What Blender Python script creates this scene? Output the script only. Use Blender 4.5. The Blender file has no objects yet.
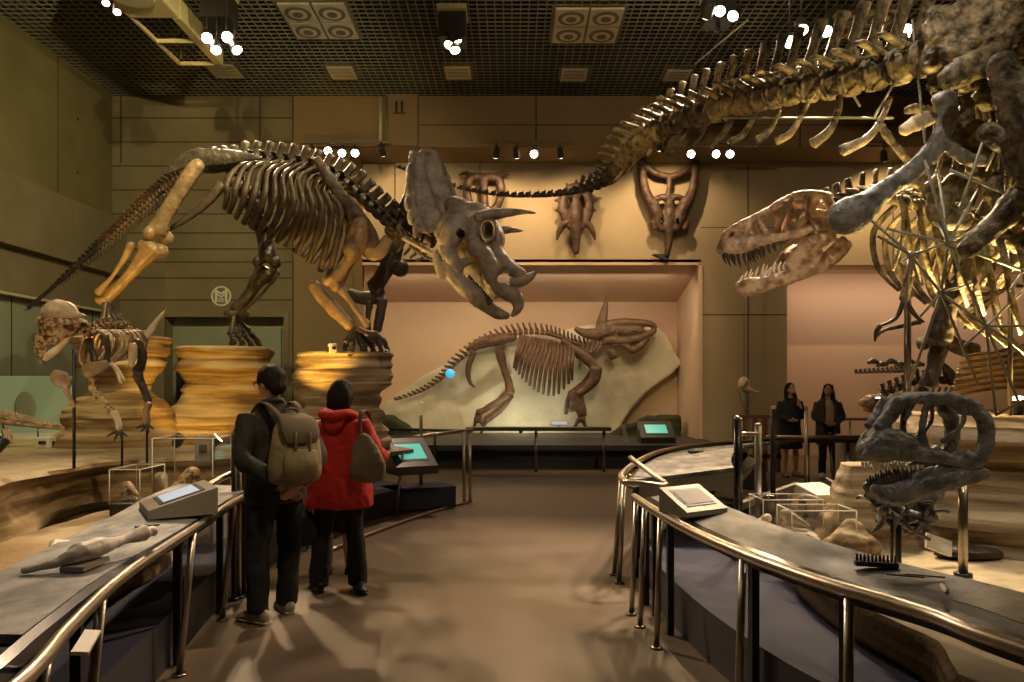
import bpy, bmesh, math, random
from mathutils import Vector, Matrix, noise, Euler
random.seed(7)
C = bpy.context.scene.collection
F, CX, CY, CH = 740.0, 512.0, 387.0, 1.6
PI = math.pi
def P(px, py, Y):                       # a point seen at (px,py) that stands Y metres away
    return Vector(((px-CX)*Y/F, Y, CH-(py-CY)*Y/F))
def V(*a): return Vector(a)

# ---------------- materials ----------------
MATS = {}
def mat(name, c1, c2=None, scale=4.0, rough=.6, metal=0.0, bump=0.0, bscale=None, emit=None, estr=0.0, alpha=None,
        detail=6, aniso=None, contrast=(.35,.65), spec=.5, trans=0.0, coat=0.0):
    m = bpy.data.materials.new(name); m.use_nodes = True
    nt = m.node_tree; b = nt.nodes['Principled BSDF']
    b.inputs['Roughness'].default_value = rough; b.inputs['Metallic'].default_value = metal
    b.inputs['Specular IOR Level'].default_value = spec
    b.inputs['Base Color'].default_value = (*c1, 1)
    if coat: b.inputs['Coat Weight'].default_value = coat
    tc = nt.nodes.new('ShaderNodeTexCoord'); mp = nt.nodes.new('ShaderNodeMapping')
    nt.links.new(tc.outputs['Object'], mp.inputs['Vector'])
    if aniso: mp.inputs['Scale'].default_value = aniso
    if c2:
        n = nt.nodes.new('ShaderNodeTexNoise'); n.inputs['Scale'].default_value = scale; n.inputs['Detail'].default_value = detail
        n.inputs['Roughness'].default_value = .6
        r = nt.nodes.new('ShaderNodeValToRGB')
        r.color_ramp.elements[0].color = (*c1, 1); r.color_ramp.elements[1].color = (*c2, 1)
        r.color_ramp.elements[0].position = contrast[0]; r.color_ramp.elements[1].position = contrast[1]
        nt.links.new(mp.outputs[0], n.inputs['Vector']); nt.links.new(n.outputs['Fac'], r.inputs['Fac'])
        nt.links.new(r.outputs['Color'], b.inputs['Base Color'])
    if bump:
        n2 = nt.nodes.new('ShaderNodeTexNoise'); n2.inputs['Scale'].default_value = bscale or scale*2
        n2.inputs['Detail'].default_value = 5
        bp = nt.nodes.new('ShaderNodeBump'); bp.inputs['Strength'].default_value = bump; bp.inputs['Distance'].default_value = .02
        nt.links.new(mp.outputs[0], n2.inputs['Vector'])
        nt.links.new(n2.outputs['Fac'], bp.inputs['Height']); nt.links.new(bp.outputs[0], b.inputs['Normal'])
    if emit:
        b.inputs['Emission Color'].default_value = (*emit, 1); b.inputs['Emission Strength'].default_value = estr
    if trans: b.inputs['Transmission Weight'].default_value = trans
    if alpha is not None: b.inputs['Alpha'].default_value = alpha
    MATS[name] = m
    return m
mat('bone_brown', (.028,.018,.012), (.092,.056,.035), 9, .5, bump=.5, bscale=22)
mat('bone_leg', (.16,.105,.06), (.30,.20,.11), 6, .42, bump=.4, bscale=18)  # paler tone, stands in for gold light on near limbs and the clawed skull
mat('bone_dark', (.025,.02,.016), (.075,.055,.04), 10, .4, bump=.5, bscale=25)  # doubles as the shaded tone of far-side limbs and jaw
mat('bone_skull', (.12,.095,.07), (.36,.29,.21), 7, .5, bump=.7, bscale=16, contrast=(.3,.7))
mat('bone_tan', (.22,.12,.07), (.60,.44,.30), 9, .42, bump=.6, bscale=20, contrast=(.38,.6))
mat('bone_cream', (.45,.33,.2), (.72,.6,.42), 10, .5, bump=.4, bscale=25)
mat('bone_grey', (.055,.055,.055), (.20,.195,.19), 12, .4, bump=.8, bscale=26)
mat('bone_relief', (.075,.04,.024), (.155,.085,.05), 7, .55, bump=.5, bscale=14)
mat('bone_wall', (.03,.016,.010), (.095,.05,.03), 8, .55, bump=.4, bscale=14)
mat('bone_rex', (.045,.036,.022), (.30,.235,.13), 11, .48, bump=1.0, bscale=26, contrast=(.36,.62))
mat('bone_pubis', (.13,.125,.11), (.36,.345,.31), 14, .32, bump=1.0, bscale=18)
mat('bone_mottled', (.10,.045,.02), (.5,.34,.17), 28, .5, bump=.5, bscale=30, contrast=(.42,.56))
mat('tooth_white', (.75,.68,.55), (.85,.8,.7), 12, .3)
mat('tooth_dark', (.03,.03,.028), (.09,.08,.07), 12, .3)
mat('sand', (.42,.33,.2), (.56,.46,.31), 5, .9, bump=.5, bscale=9)
mat('concrete', (.17,.14,.085), (.225,.185,.115), 1.1, .85, bump=.15, bscale=6)
mat('concrete_dim', (.15,.125,.055), (.20,.17,.08), .9, .9, bump=.15, bscale=6)
mat('wall_panel', (.36,.29,.19), (.40,.325,.215), .7, .8)
mat('wall_dark', (.23,.16,.085), (.27,.19,.10), .8, .85)
mat('soffit', (.16,.09,.045), rough=.9)
mat('niche_wall', (.60,.44,.31), (.66,.50,.36), .5, .9)
mat('plaster', (.62,.46,.33), rough=.9)
mat('joint', (.05,.04,.028), rough=.9)
mat('ceil_grid', (.22,.225,.165), rough=.7)
mat('black', (.012,.012,.014), rough=.5)
mat('black_gloss', (.012,.013,.016), rough=.18)
mat('cavity', (.02,.02,.014), rough=1)
mat('steel', (.42,.37,.30), (.50,.44,.36), 30, .34, 1.0)
mat('steel_dark', (.25,.22,.18), rough=.3, metal=1)
mat('steel_rod', (.34,.33,.27), rough=.5, metal=.3)
mat('floor_paint', (.140,.106,.076), (.172,.131,.094), .6, .42, bump=.04, bscale=3, spec=.4)
mat('lilac', (.036,.037,.066), (.046,.047,.08), 1.5, .75, spec=.12)
mat('navy', (.018,.022,.05), rough=.22, coat=.4)
mat('plinth_dark', (.03,.032,.04), rough=.5)
mat('desk_grey', (.11,.115,.11), (.38,.37,.35), 5.5, .5, spec=.35, aniso=(1.6,.6,1), contrast=(.36,.62), detail=9)
mat('desk_photo', (.055,.055,.055), (.19,.185,.18), 6, .5, spec=.3, aniso=(1.6,.6,1), contrast=(.38,.62), detail=9)
mat('desk_brown', (.05,.035,.025), (.16,.12,.08), 14, .35, coat=.15)
mat('kiosk', (.28,.25,.21), (.31,.28,.235), 2, .45)
mat('kiosk_dark', (.03,.03,.028), rough=.35)
mat('screen', (.25,.3,.38), rough=.5, emit=(.62,.74,.9), estr=.55)
mat('screen_pink', (.16,.11,.11), rough=.6, emit=(.55,.38,.36), estr=.16)
mat('screen_teal', (.05,.3,.25), rough=.2, emit=(.12,.55,.42), estr=.8)
mat('screen_blue', (.1,.4,.6), rough=.2, emit=(.02,.35,.7), estr=1.2)
mat('slab', (.50,.48,.36), (.74,.70,.56), 1.0, .9, bump=.5, bscale=3)
mat('foliage_shade', (.018,.022,.01), (.04,.045,.02), 9, .8, bump=.6)
mat('teal_panel', (.36,.47,.38), rough=.4, emit=(.33,.5,.38), estr=.05)
mat('teal_glass', (.25,.28,.215), (.29,.32,.25), .8, .5)
mat('cream_unit', (.62,.54,.3), rough=.5)
mat('vent_pale', (.52,.48,.36), rough=.5)
mat('vent_dark', (.14,.13,.1), rough=.7)
mat('lamp_black', (.03,.028,.025), rough=.4)
mat('lamp_white', (.65,.58,.42), rough=.4)
mat('lens_hot', (1,1,1), emit=(1,.86,.66), estr=32)
mat('lens_warm', (1,1,1), emit=(1,.82,.55), estr=12)
mat('skin', (.52,.29,.19), (.56,.32,.21), 8, .5)
mat('hair', (.010,.008,.007), (.025,.017,.013), 40, .7, bump=.4, bscale=60, aniso=(1,1,.15), spec=.2)
mat('hair_brown', (.02,.012,.009), (.045,.025,.016), 40, .7, bump=.4, bscale=60, aniso=(1,1,.15), spec=.2)
mat('jacket_dark', (.016,.014,.011), (.028,.024,.018), 6, .8, bump=.4, bscale=10)
mat('trouser_black', (.007,.006,.007), (.012,.010,.011), 9, .85, bump=.3, bscale=10)
mat('red_fleece', (.42,.012,.008), (.52,.018,.012), 9, .8, bump=.4, bscale=9)
mat('khaki', (.20,.15,.075), (.25,.19,.10), 9, .8, bump=.3, bscale=14)
mat('khaki_dark', (.11,.08,.04), rough=.8)
mat('khaki_bag', (.17,.13,.065), (.21,.165,.09), 9, .8, bump=.3, bscale=14)
mat('shoe_grey', (.28,.25,.2), (.4,.36,.3), 20, .7)
mat('sole', (.45,.42,.35), rough=.7)
mat('shoe_black', (.012,.012,.012), rough=.5)
mat('coat_black', (.014,.015,.016), (.022,.023,.024), 7, .8, bump=.3)
mat('cardigan', (.05,.05,.045), (.075,.073,.065), 7, .85, bump=.4)
mat('shirt_pale', (.5,.45,.38), rough=.8)
mat('denim', (.012,.016,.03), (.02,.026,.045), 9, .8)
mat('shirt_lime', (.30,.32,.10), rough=.8)
mat('brown_wood', (.16,.055,.03), (.21,.075,.04), 5, .5)
mat('case_white', (.78,.74,.64), rough=.5)
mat('pale_cast', (.62,.57,.48), (.72,.67,.58), 8, .45, bump=.3)
mat('ink', (.72,.68,.55), rough=.6)
# layered rock
def strata_mat(name, a, b, c):
    m = bpy.data.materials.new(name); m.use_nodes = True; nt = m.node_tree; bs = nt.nodes['Principled BSDF']
    bs.inputs['Roughness'].default_value = .85
    tc = nt.nodes.new('ShaderNodeTexCoord'); mp = nt.nodes.new('ShaderNodeMapping'); mp.inputs['Scale'].default_value = (.5,.5,8)
    n = nt.nodes.new('ShaderNodeTexNoise'); n.inputs['Scale'].default_value = 1.5; n.inputs['Detail'].default_value = 8; n.inputs['Distortion'].default_value=.4
    r = nt.nodes.new('ShaderNodeValToRGB'); e = r.color_ramp.elements
    e[0].position = .38; e[0].color = (*a,1); e[1].position = .62; e[1].color = (*c,1)
    k = e.new(.5); k.color = (*b,1)
    n2 = nt.nodes.new('ShaderNodeTexNoise'); n2.inputs['Scale'].default_value = 14; n2.inputs['Detail'].default_value=6
    bp = nt.nodes.new('ShaderNodeBump'); bp.inputs['Strength'].default_value = .6; bp.inputs['Distance'].default_value=.03
    L = nt.links.new
    L(tc.outputs['Object'], mp.inputs[0]); L(mp.outputs[0], n.inputs['Vector']); L(n.outputs['Fac'], r.inputs['Fac'])
    L(r.outputs['Color'], bs.inputs['Base Color']); L(tc.outputs['Object'], n2.inputs['Vector'])
    L(n2.outputs['Fac'], bp.inputs['Height']); L(bp.outputs[0], bs.inputs['Normal'])
    MATS[name] = m
strata_mat('strata', (.17,.10,.04), (.34,.23,.10), (.52,.40,.23))
strata_mat('strata_pale', (.16,.105,.05), (.33,.24,.135), (.52,.43,.29))
# glass: thin and clear
def glass_mat(name, tint, refl):
    m = bpy.data.materials.new(name); m.use_nodes = True; nt = m.node_tree
    for n in list(nt.nodes):
        if n.type != 'OUTPUT_MATERIAL': nt.nodes.remove(n)
    out = [n for n in nt.nodes if n.type == 'OUTPUT_MATERIAL'][0]
    t = nt.nodes.new('ShaderNodeBsdfTransparent'); t.inputs[0].default_value = (*tint,1)
    g = nt.nodes.new('ShaderNodeBsdfGlossy'); g.inputs['Roughness'].default_value = .02
    lw = nt.nodes.new('ShaderNodeLayerWeight'); lw.inputs[0].default_value = .5
    pw = nt.nodes.new('ShaderNodeMath'); pw.operation='POWER'; pw.inputs[1].default_value = 4.0
    fr = nt.nodes.new('ShaderNodeMath'); fr.operation='MULTIPLY_ADD'; fr.inputs[1].default_value = .5; fr.inputs[2].default_value = refl
    nt.links.new(lw.outputs['Facing'], pw.inputs[0]); nt.links.new(pw.outputs[0], fr.inputs[0])
    mx = nt.nodes.new('ShaderNodeMixShader')
    nt.links.new(fr.outputs[0], mx.inputs[0]); nt.links.new(t.outputs[0], mx.inputs[1]); nt.links.new(g.outputs[0], mx.inputs[2])
    nt.links.new(mx.outputs[0], out.inputs[0]); MATS[name] = m
glass_mat('glass', (.97,.985,.96), .02)
glass_mat('acrylic', (.98,.98,.97), .035)

# ---------------- mesh builder ----------------
def cr(a, b, c, d, t):
    return .5*((2*b)+(c-a)*t+(2*a-5*b+4*c-d)*t*t+(3*b-a-3*c+d)*t*t*t)
def resample(seq, sub):
    if len(seq) < 3 or sub < 2:
        return list(seq)
    out = []
    n = len(seq)
    for i in range(n-1):
        a = seq[max(i-1,0)]; b = seq[i]; c = seq[i+1]; d = seq[min(i+2,n-1)]
        for k in range(sub):
            out.append(cr(a,b,c,d,k/sub))
    out.append(seq[-1]); return out
class MB:
    def __init__(s): s.v = []; s.f = []
    def add(s, vs, fs):
        o = len(s.v); s.v += [Vector(v) for v in vs]; s.f += [tuple(i+o for i in f) for f in fs]
    def tube(s, pts, rs, seg=8, ref=(0,1,0), sub=3, cap=True, dome=.5):
        pts = [Vector(p) for p in pts]
        if not isinstance(rs, (list, tuple)) : rs = [rs]*len(pts)
        rr = [Vector((r, r)) if not isinstance(r, (tuple, list, Vector)) else Vector((r[0], r[1])) for r in rs]
        pts = resample(pts, sub); rr = resample(rr, sub)
        ref = Vector(ref).normalized(); n = len(pts); rings = []
        prev = None
        for i in range(n):
            t = (pts[min(i+1,n-1)]-pts[max(i-1,0)])
            if t.length < 1e-9: t = Vector((0,0,1))
            t.normalize()
            sd = ref - ref.dot(t)*t
            if sd.length < .15:
                if prev is None:
                    r2 = Vector((1,0,0)) if abs(t.x) < .8 else Vector((0,0,1))
                    sd = r2 - r2.dot(t)*t
                else: sd = prev - prev.dot(t)*t
            sd.normalize()
            if prev is not None and sd.dot(prev) < 0: sd = -sd
            prev = sd; up = t.cross(sd)
            rings.append((pts[i], sd, up, abs(rr[i][0])+1e-5, abs(rr[i][1])+1e-5, t))
        if cap and dome > 0:
            p, sd, up, a, b, t = rings[0]; q = min(a,b)*dome
            first = [(p-t*q*.75, sd, up, a*.6, b*.6, t)]; fp = p-t*q
            p, sd, up, a, b, t = rings[-1]; q = min(a,b)*dome
            rings = first+rings+[(p+t*q*.75, sd, up, a*.6, b*.6, t)]; lp = p+t*q
        else: fp = rings[0][0]; lp = rings[-1][0]
        vs = []; fs = []
        for (p, sd, up, a, b, t) in rings:
            for k in range(seg):
                an = 2*PI*k/seg
                vs.append(p+sd*(a*math.cos(an))+up*(b*math.sin(an)))
        for i in range(len(rings)-1):
            for k in range(seg):
                k2 = (k+1) % seg
                fs.append((i*seg+k, i*seg+k2, (i+1)*seg+k2, (i+1)*seg+k))
        if cap:
            a = len(vs); vs += [fp, lp]; L = (len(rings)-1)*seg
            for k in range(seg):
                k2 = (k+1) % seg
                fs.append((a, k2, k)); fs.append((a+1, L+k, L+k2))
        s.add(vs, fs); return s
    def ball(s, c, r, rot=None, seg=14, rings=9):
        r = (r,r,r) if not isinstance(r,(tuple,list)) else r
        c = Vector(c); vs = []; fs = []
        M = rot.to_matrix() if rot else Matrix.Identity(3)
        vs.append(c+M@Vector((0,0,r[2])))
        for i in range(1, rings):
            th = PI*i/rings
            for k in range(seg):
                ph = 2*PI*k/seg
                vs.append(c+M@Vector((r[0]*math.sin(th)*math.cos(ph), r[1]*math.sin(th)*math.sin(ph), r[2]*math.cos(th))))
        vs.append(c+M@Vector((0,0,-r[2])))
        for k in range(seg): fs.append((0, 1+k, 1+(k+1)%seg))
        for i in range(rings-2):
            for k in range(seg):
                a = 1+i*seg+k; b = 1+i*seg+(k+1)%seg
                fs.append((a, a+seg, b+seg, b))
        l = len(vs)-1; o = 1+(rings-2)*seg
        for k in range(seg): fs.append((l, o+(k+1)%seg, o+k))
        s.add(vs, fs); return s
    def box(s, c, size, rot=None, bev=0):
        M = rot.to_matrix() if rot else Matrix.Identity(3); c = Vector(c)
        x,y,z = [q/2 for q in size]
        if bev <= 0:
            vs = [c+M@Vector((a*x,b*y,d*z)) for a in(-1,1) for b in(-1,1) for d in(-1,1)]
            s.add(vs, [(0,1,3,2),(4,6,7,5),(0,4,5,1),(2,3,7,6),(0,2,6,4),(1,5,7,3)])
        else:
            bm = bmesh.new(); bmesh.ops.create_cube(bm, size=1)
            for v in bm.verts: v.co = Vector((v.co.x*2*x, v.co.y*2*y, v.co.z*2*z))
            bmesh.ops.bevel(bm, geom=bm.edges[:], offset=bev, segments=2, affect='EDGES', profile=.5)
            bm.verts.index_update()
            s.add([c+M@v.co for v in bm.verts], [[v.index for v in f.verts] for f in bm.faces]); bm.free()
        return s
    def bb(s, x0,x1,y0,y1,z0,z1, bev=0): return s.box(((x0+x1)/2,(y0+y1)/2,(z0+z1)/2),(abs(x1-x0),abs(y1-y0),abs(z1-z0)),None,bev)
    def cyl(s, a, b, r, seg=12, r2=None):
        return s.tube([a,b],[r, r if r2 is None else r2],seg,ref=(.3,1,.2),sub=1,dome=0)
    def prism(s, poly, z0, z1):          # poly = [(x,y)...] counter-clockwise
        n = len(poly)
        s.add([(x,y,z0) for x,y in poly]+[(x,y,z1) for x,y in poly],
              [tuple(range(n))[::-1], tuple(range(n,2*n))]+[(i,(i+1)%n,n+(i+1)%n,n+i) for i in range(n)]); return s
    def slab(s, poly3, off):             # 3d polygon given thickness along off
        n = len(poly3); off = Vector(off); p = [Vector(q) for q in poly3]
        s.add(p+[q+off for q in p], [tuple(range(n))[::-1], tuple(range(n,2*n))]+[(i,(i+1)%n,n+(i+1)%n,n+i) for i in range(n)]); return s
    def mirror(s, p0, nrm, frm=0):       # add the mirror image of everything since vertex frm
        nrm = Vector(nrm).normalized(); p0 = Vector(p0); n = len(s.v)
        base = s.v[frm:]; fs = [f for f in s.f if min(f) >= frm]
        s.v += [v-2*((v-p0).dot(nrm))*nrm for v in base]
        s.f += [tuple(i-frm+n for i in reversed(f)) for f in fs]; return s
    def build(s, name, m, parent=None, vox=0, smooth=True, amp=0, ns=4, cut=None, sm=2, label=None, auto=False):
        me = bpy.data.meshes.new(name); me.from_pydata([tuple(v) for v in s.v], [], s.f); me.update()
        bm = bmesh.new(); bm.from_mesh(me); bmesh.ops.recalc_face_normals(bm, faces=bm.faces); bm.to_mesh(me); bm.free()
        if vox or cut:
            o = bpy.data.objects.new('tmp', me); C.objects.link(o)
            if vox:
                r = o.modifiers.new('r','REMESH'); r.mode = 'VOXEL'; r.voxel_size = vox; r.adaptivity = 0
                if sm: q = o.modifiers.new('s','SMOOTH'); q.iterations = sm; q.factor = .5
            if cut:
                cme = bpy.data.meshes.new('cut'); cme.from_pydata([tuple(v) for v in cut.v], [], cut.f); cme.update()
                co = bpy.data.objects.new('cut', cme); C.objects.link(co)
                b = o.modifiers.new('b','BOOLEAN'); b.operation='DIFFERENCE'; b.object = co; b.solver='EXACT'; b.use_self=True
            bpy.context.view_layer.update()
            dg = bpy.context.evaluated_depsgraph_get()
            me2 = bpy.data.meshes.new_from_object(o.evaluated_get(dg)); bpy.data.objects.remove(o)
            if cut: bpy.data.objects.remove(co); bpy.data.meshes.remove(cme)
            bpy.data.meshes.remove(me); me = me2; me.name = name
        if amp:
            nr = [Vector(v.normal) for v in me.vertices]
            for v, q in zip(me.vertices, nr):
                c = v.co*ns
                d = noise.noise(c)+.5*noise.noise(c*2.3)+.3*noise.noise(c*5.1)
                v.co = v.co+q*d*amp
        # origin
        if parent is not None: org = Vector(parent['_o'])
        else:
            xs=[v.co.x for v in me.vertices]; ys=[v.co.y for v in me.vertices]; zs=[v.co.z for v in me.vertices]
            org = Vector(((min(xs)+max(xs))/2,(min(ys)+max(ys))/2,min(zs)))
        me.transform(Matrix.Translation(-org))
        me.materials.clear(); me.materials.append(MATS[m])
        if smooth:
            for p in me.polygons: p.use_smooth = True
            if auto: me.set_sharp_from_angle(angle=math.radians(38))
        me.update()
        o = bpy.data.objects.new(name, me); C.objects.link(o)
        if parent is not None: o.parent = parent
        else: o.location = org
        o['_o'] = tuple(org)
        if label: o['label'] = label
        return o
def tag(o, label, cat, group=None, kind=None):
    o['label'] = label; o['category'] = cat
    if group: o['group'] = group
    if kind: o['kind'] = kind
    return o
def thing(name, label, cat, loc, group=None):
    o = bpy.data.objects.new(name, None); C.objects.link(o); o.location = loc; o['_o'] = tuple(loc)
    o.empty_display_size = .1
    return tag(o, label, cat, group)
def struct(o): o['kind'] = 'structure'; return o
def copy_tree(o, delta, label=None):       # copies a thing, its parts and sub-parts; moves the copy
    def rec(s, par):
        c = s.copy(); C.objects.link(c)
        if par is not None: c.parent = par
        for ch in list(s.children): rec(ch, c)
        return c
    r = rec(o, None); r.location = o.location+Vector(delta)
    if label: r['label'] = label
    return r
# bone traced along (px,py,half width px[,dY]) at distance Y
def pt(mb, spec, Y, flat=.85, seg=9, sub=3, dome=.6):
    pts = []; rs = []
    for q in spec:
        y = Y+(q[3] if len(q) > 3 else 0); fl = q[4] if len(q) > 4 else flat
        pts.append(P(q[0],q[1],y)); w = q[2]*y/F; rs.append((w*fl, w))
    return mb.tube(pts, rs, seg, sub=sub, dome=dome)
def interp(path, t):                       # path of tuples, t in 0..1 (catmull)
    n = len(path)-1; x = max(0,min(.99999,t))*n; i = int(x); u = x-i
    g = lambda k: Vector(path[max(0,min(n,k))])
    return cr(g(i-1),g(i),g(i+1),g(i+2),u) if len(path[0])<=4 else tuple(
        cr(path[max(0,i-1)][j],path[i][j],path[min(n,i+1)][j],path[min(n,i+2)][j],u) for j in range(len(path[0])))
def lerp(a,b,t): return a+(b-a)*t
def line(a,b,t): return tuple(lerp(x,y,t) for x,y in zip(a,b))
def vertebra(p, t, ln, r, up_l, lean=.3, side=.6, seg=9, bw=.35):
    """centrum with flared ends, neural spine and side processes"""
    t = t.normalized(); sd = t.cross(Vector((0,0,1))); sd.normalize(); up = sd.cross(t); m = MB()
    m.tube([p-t*ln*.42, p-t*ln*.3, p, p+t*ln*.3, p+t*ln*.42], [r*.95,r,r*.72,r,r*.95], seg, ref=sd, sub=1, dome=.1)
    if up_l > 0:
        b = p+up*r*.6
        m.tube([b, b+up*up_l*.45-t*ln*lean*.5, b+up*up_l-t*ln*lean], [(r*.28,ln*.36),(r*.16,ln*.26),(r*.2,ln*bw)], 8, ref=sd, sub=2)
    if side > 0:
        for s in (-1,1):
            b = p+up*r*.7
            m.tube([b, b+sd*s*r*side*1.6+up*r*.5, b+sd*s*r*side*2.4+up*r*.55-t*ln*.1], [(ln*.22,r*.3),(ln*.18,r*.2),(ln*.2,r*.16)], 6, ref=t, sub=2)
    return m
def strata(name, poly, z0, z1, m, seed, prof=None, parent=None, inset=.12, dz=.045, step=.09, amp=.06, top=None):
    """layered rock: closed outline, ledges that step in and out"""
    rnd = random.Random(seed); pts = []
    n = len(poly)
    for i in range(n):                      # rounded resample
        a,b,c,d = [Vector((*poly[(i+k)%n],0)) for k in (-1,0,1,2)]
        L = (c-b).length; k = max(2,int(L/step))
        for j in range(k): pts.append(cr(a,b,c,d,j/k))
    N = len(pts); nr = []
    area = sum(pts[i].x*pts[(i+1)%N].y-pts[(i+1)%N].x*pts[i].y for i in range(N))
    for i in range(N):
        t = pts[(i+1)%N]-pts[i-1]; q = Vector((t.y,-t.x,0)).normalized(); nr.append(q if area > 0 else -q)
    H = z1-z0; nz = max(4,int(H/dz)); vs=[]; fs=[]
    levels = []; z = 0
    while z < H:
        th = rnd.uniform(.07,.2); levels.append((z, rnd.uniform(-1,.4))); z += th
    for k in range(nz+1):
        z = H*k/nz; fr = k/nz
        o = 0
        if prof:
            for i in range(len(prof)-1):
                if prof[i][0] <= fr <= prof[i+1][0]:
                    o += lerp(prof[i][1],prof[i+1][1],(fr-prof[i][0])/(prof[i+1][0]-prof[i][0]+1e-6)); break
        if k == nz: o -= .05 if inset>.06 else .012
        for i in range(N):
            c = Vector((pts[i].x*1.3, pts[i].y*1.3, (z0+z)*3.5+seed))
            c2 = Vector((pts[i].x*.7, pts[i].y*.7, (z0+z)*1.5+seed))
            d = noise.noise(c)*amp+noise.noise(c*3.1)*amp*.5+noise.noise(c2)*amp
            zw = z0+z+.06*noise.noise(Vector((pts[i].x*.9, pts[i].y*.9, seed)))
            q = noise.noise(Vector((seed*1.7, pts[i].x*.15, zw*3.2)))
            led = inset*(1.5*q+.8*noise.noise(Vector((seed*2.9, pts[i].y*.2, zw*8.5)))+.35*noise.noise(Vector((seed, pts[i].x*.5, zw*21))))
            vs.append(pts[i]+nr[i]*(o+d+led)+Vector((0,0,z0+z)))
    for k in range(nz):
        for i in range(N):
            j = (i+1)%N; fs.append((k*N+i,k*N+j,(k+1)*N+j,(k+1)*N+i))
    fs.append(tuple(range(N))[::-1]); fs.append(tuple(range(nz*N,(nz+1)*N)))
    mb = MB(); mb.add(vs, fs); o = mb.build(name, m, parent, smooth=True, auto=True)
    if top:
        o.data.materials.append(MATS[top])
        for p in o.data.polygons:
            if p.normal.z > .8 and p.center.z+o['_o'][2] > z1-.1: p.material_index = 1
    return o
# ================= setting =================
ZC = 7.5
def slabobj(name, x0,x1,y0,y1,z0,z1, m): return struct(MB().bb(x0,x1,y0,y1,z0,z1).build(name, m, smooth=False))
slabobj('floor', -9.5, 12.6, -4, 18.6, -.1, 0, 'floor_paint')
slabobj('ceiling', -9.5, 12.6, -4, 18.8, 8.1, 8.2, 'cavity')
g = MB()
x = -8.1
while x < 12.0: g.bb(x-.008,x+.008,8.2,15.0,ZC,ZC+.02); x += .135
y = 8.2
while y < 15.0: g.bb(-8.1,12.0,y-.008,y+.008,ZC+.002,ZC+.022); y += .135
struct(g.build('trim_1', 'ceil_grid', smooth=False))
# solid lid nearer than the grid
slabobj('trim_2', -8.1, 12, -4, 8.2, ZC, ZC+.1, 'cavity')
# left wall: stepped concrete
slabobj('wall_left', -9.5, -8.1, -4, 16.2, 4.9, 8.1, 'concrete_dim')
slabobj('wall_left_beam', -9.5, -7.8, -4, 15.0, 3.82, 4.93, 'concrete')
slabobj('wall_left_band', -9.5, -7.95, -4, 15.0, 3.08, 3.82, 'concrete')
slabobj('wall_left_lower', -9.5, -8.05, -4, 15.2, 0, 3.08, 'teal_glass')
slabobj('trim_3', -8.02, -7.9, -4, 15.0, 3.05, 3.09, 'vent_pale')
j = MB()
for y in (5,7.3,9.6,11.9,14.2): j.bb(-8.06,-8.045,y-.012,y+.012,0,3.05)
struct(j.build('trim_4','joint',smooth=False))
j = MB()
for y in (6,8.4,10.8,13.2): j.bb(-8.11,-8.095,y-.01,y+.01,4.93,ZC)
for y in (6.1,8.5,10.9,13.3):
    for z in (5.6,6.6): j.tube([(-8.1,y+.5,z),(-8.09,y+.5,z)],.03,10,sub=1,dome=0)
struct(j.build('trim_5','joint',smooth=False))
slabobj('wall_right', 12, 12.6, -4, 18.6, 0, 8.1, 'concrete_dim')
slabobj('wall_near', -9.5, 12.6, -4.4, -4, 0, 8.1, 'concrete_dim')
# back wall, left stretch of board-marked concrete, with a door recess
XD0, XD1, ZD = P(165,318,15).x, P(284,318,15).x, P(165,316,15).z
XE = P(352,300,15).x
slabobj('wall_back_left', -8.1, XD0, 15, 16.2, 0, ZC, 'concrete')
w = MB(); w.bb(XD0,XD1,15,16.2,ZD,ZC); w.bb(XD1,P(293,0,15).x,15,16.2,0,ZC)
struct(w.build('wall_back_lintel','concrete',smooth=False))
slabobj('wall_back_pier', P(293,0,15).x, XE, 15, 16.2, 0, ZC, 'wall_dark')
slabobj('wall_back_recess', XD0, XD1, 15.35, 16.1, 0, ZD, 'teal_glass')
d = thing('door_1','',  'door', (XD0,15.8,0)); d['kind']='structure'
for k in ('label','category'): del d[k]
MB().bb(XD0+.9,XD1-.15,15.27,15.35,0,ZD-.25).build('door_leaf','teal_glass',d,smooth=False)
m = MB(); m.bb(P(177,0,15.2).x,P(189,0,15.2).x,15.15,15.25,0,P(0,368,15.2).z,.01); m.build('door_post','black',d,smooth=False)
m = MB(); m.bb(XD0-.1,XD1+.1,14.97,15.02,ZD-.02,ZD+.07); m.bb(XD1,XD1+.1,14.97,15.02,0,ZD-.02); m.bb(XD0-.1,XD0,14.97,15.02,0,ZD-.02)
m.build('door_frame','concrete',d,smooth=False)
# board joints
j = MB()
for py in (118,142,166,190,214,233,249,262,278,300):
    z = P(0,py,15).z; j.bb(-8.1,P(293,0,15).x,14.992,15.0,z-.01,z+.01)
for px in (121,260,293):
    x_ = P(px,0,15).x; j.bb(x_-.012,x_+.012,14.992,15.0,0 if px==293 else P(0,163,15).z,ZC)
struct(j.build('trim_6','joint',smooth=False))
# upper bulkhead and its underside
XB = XE
slabobj('wall_back_upper', XB, 12, 15, 16.2, P(0,147,15).z, ZC, 'wall_dark')
j = MB()
for px in (418,536,800,):
    x_=P(px,0,15).x; j.bb(x_-.012,x_+.012,14.992,15.0,P(0,147,15).z,ZC)
for py in (125,): 
    z=P(0,py,15).z; j.bb(P(418,0,15).x,12,14.992,15,z-.008,z+.008)
struct(j.build('trim_7','joint',smooth=False))
m = MB(); m.bb(P(386,0,15).x,P(418,0,15).x,14.9,15.0,P(0,147,15).z,ZC); struct(m.build('trim_8','wall_dark',smooth=False))
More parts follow.
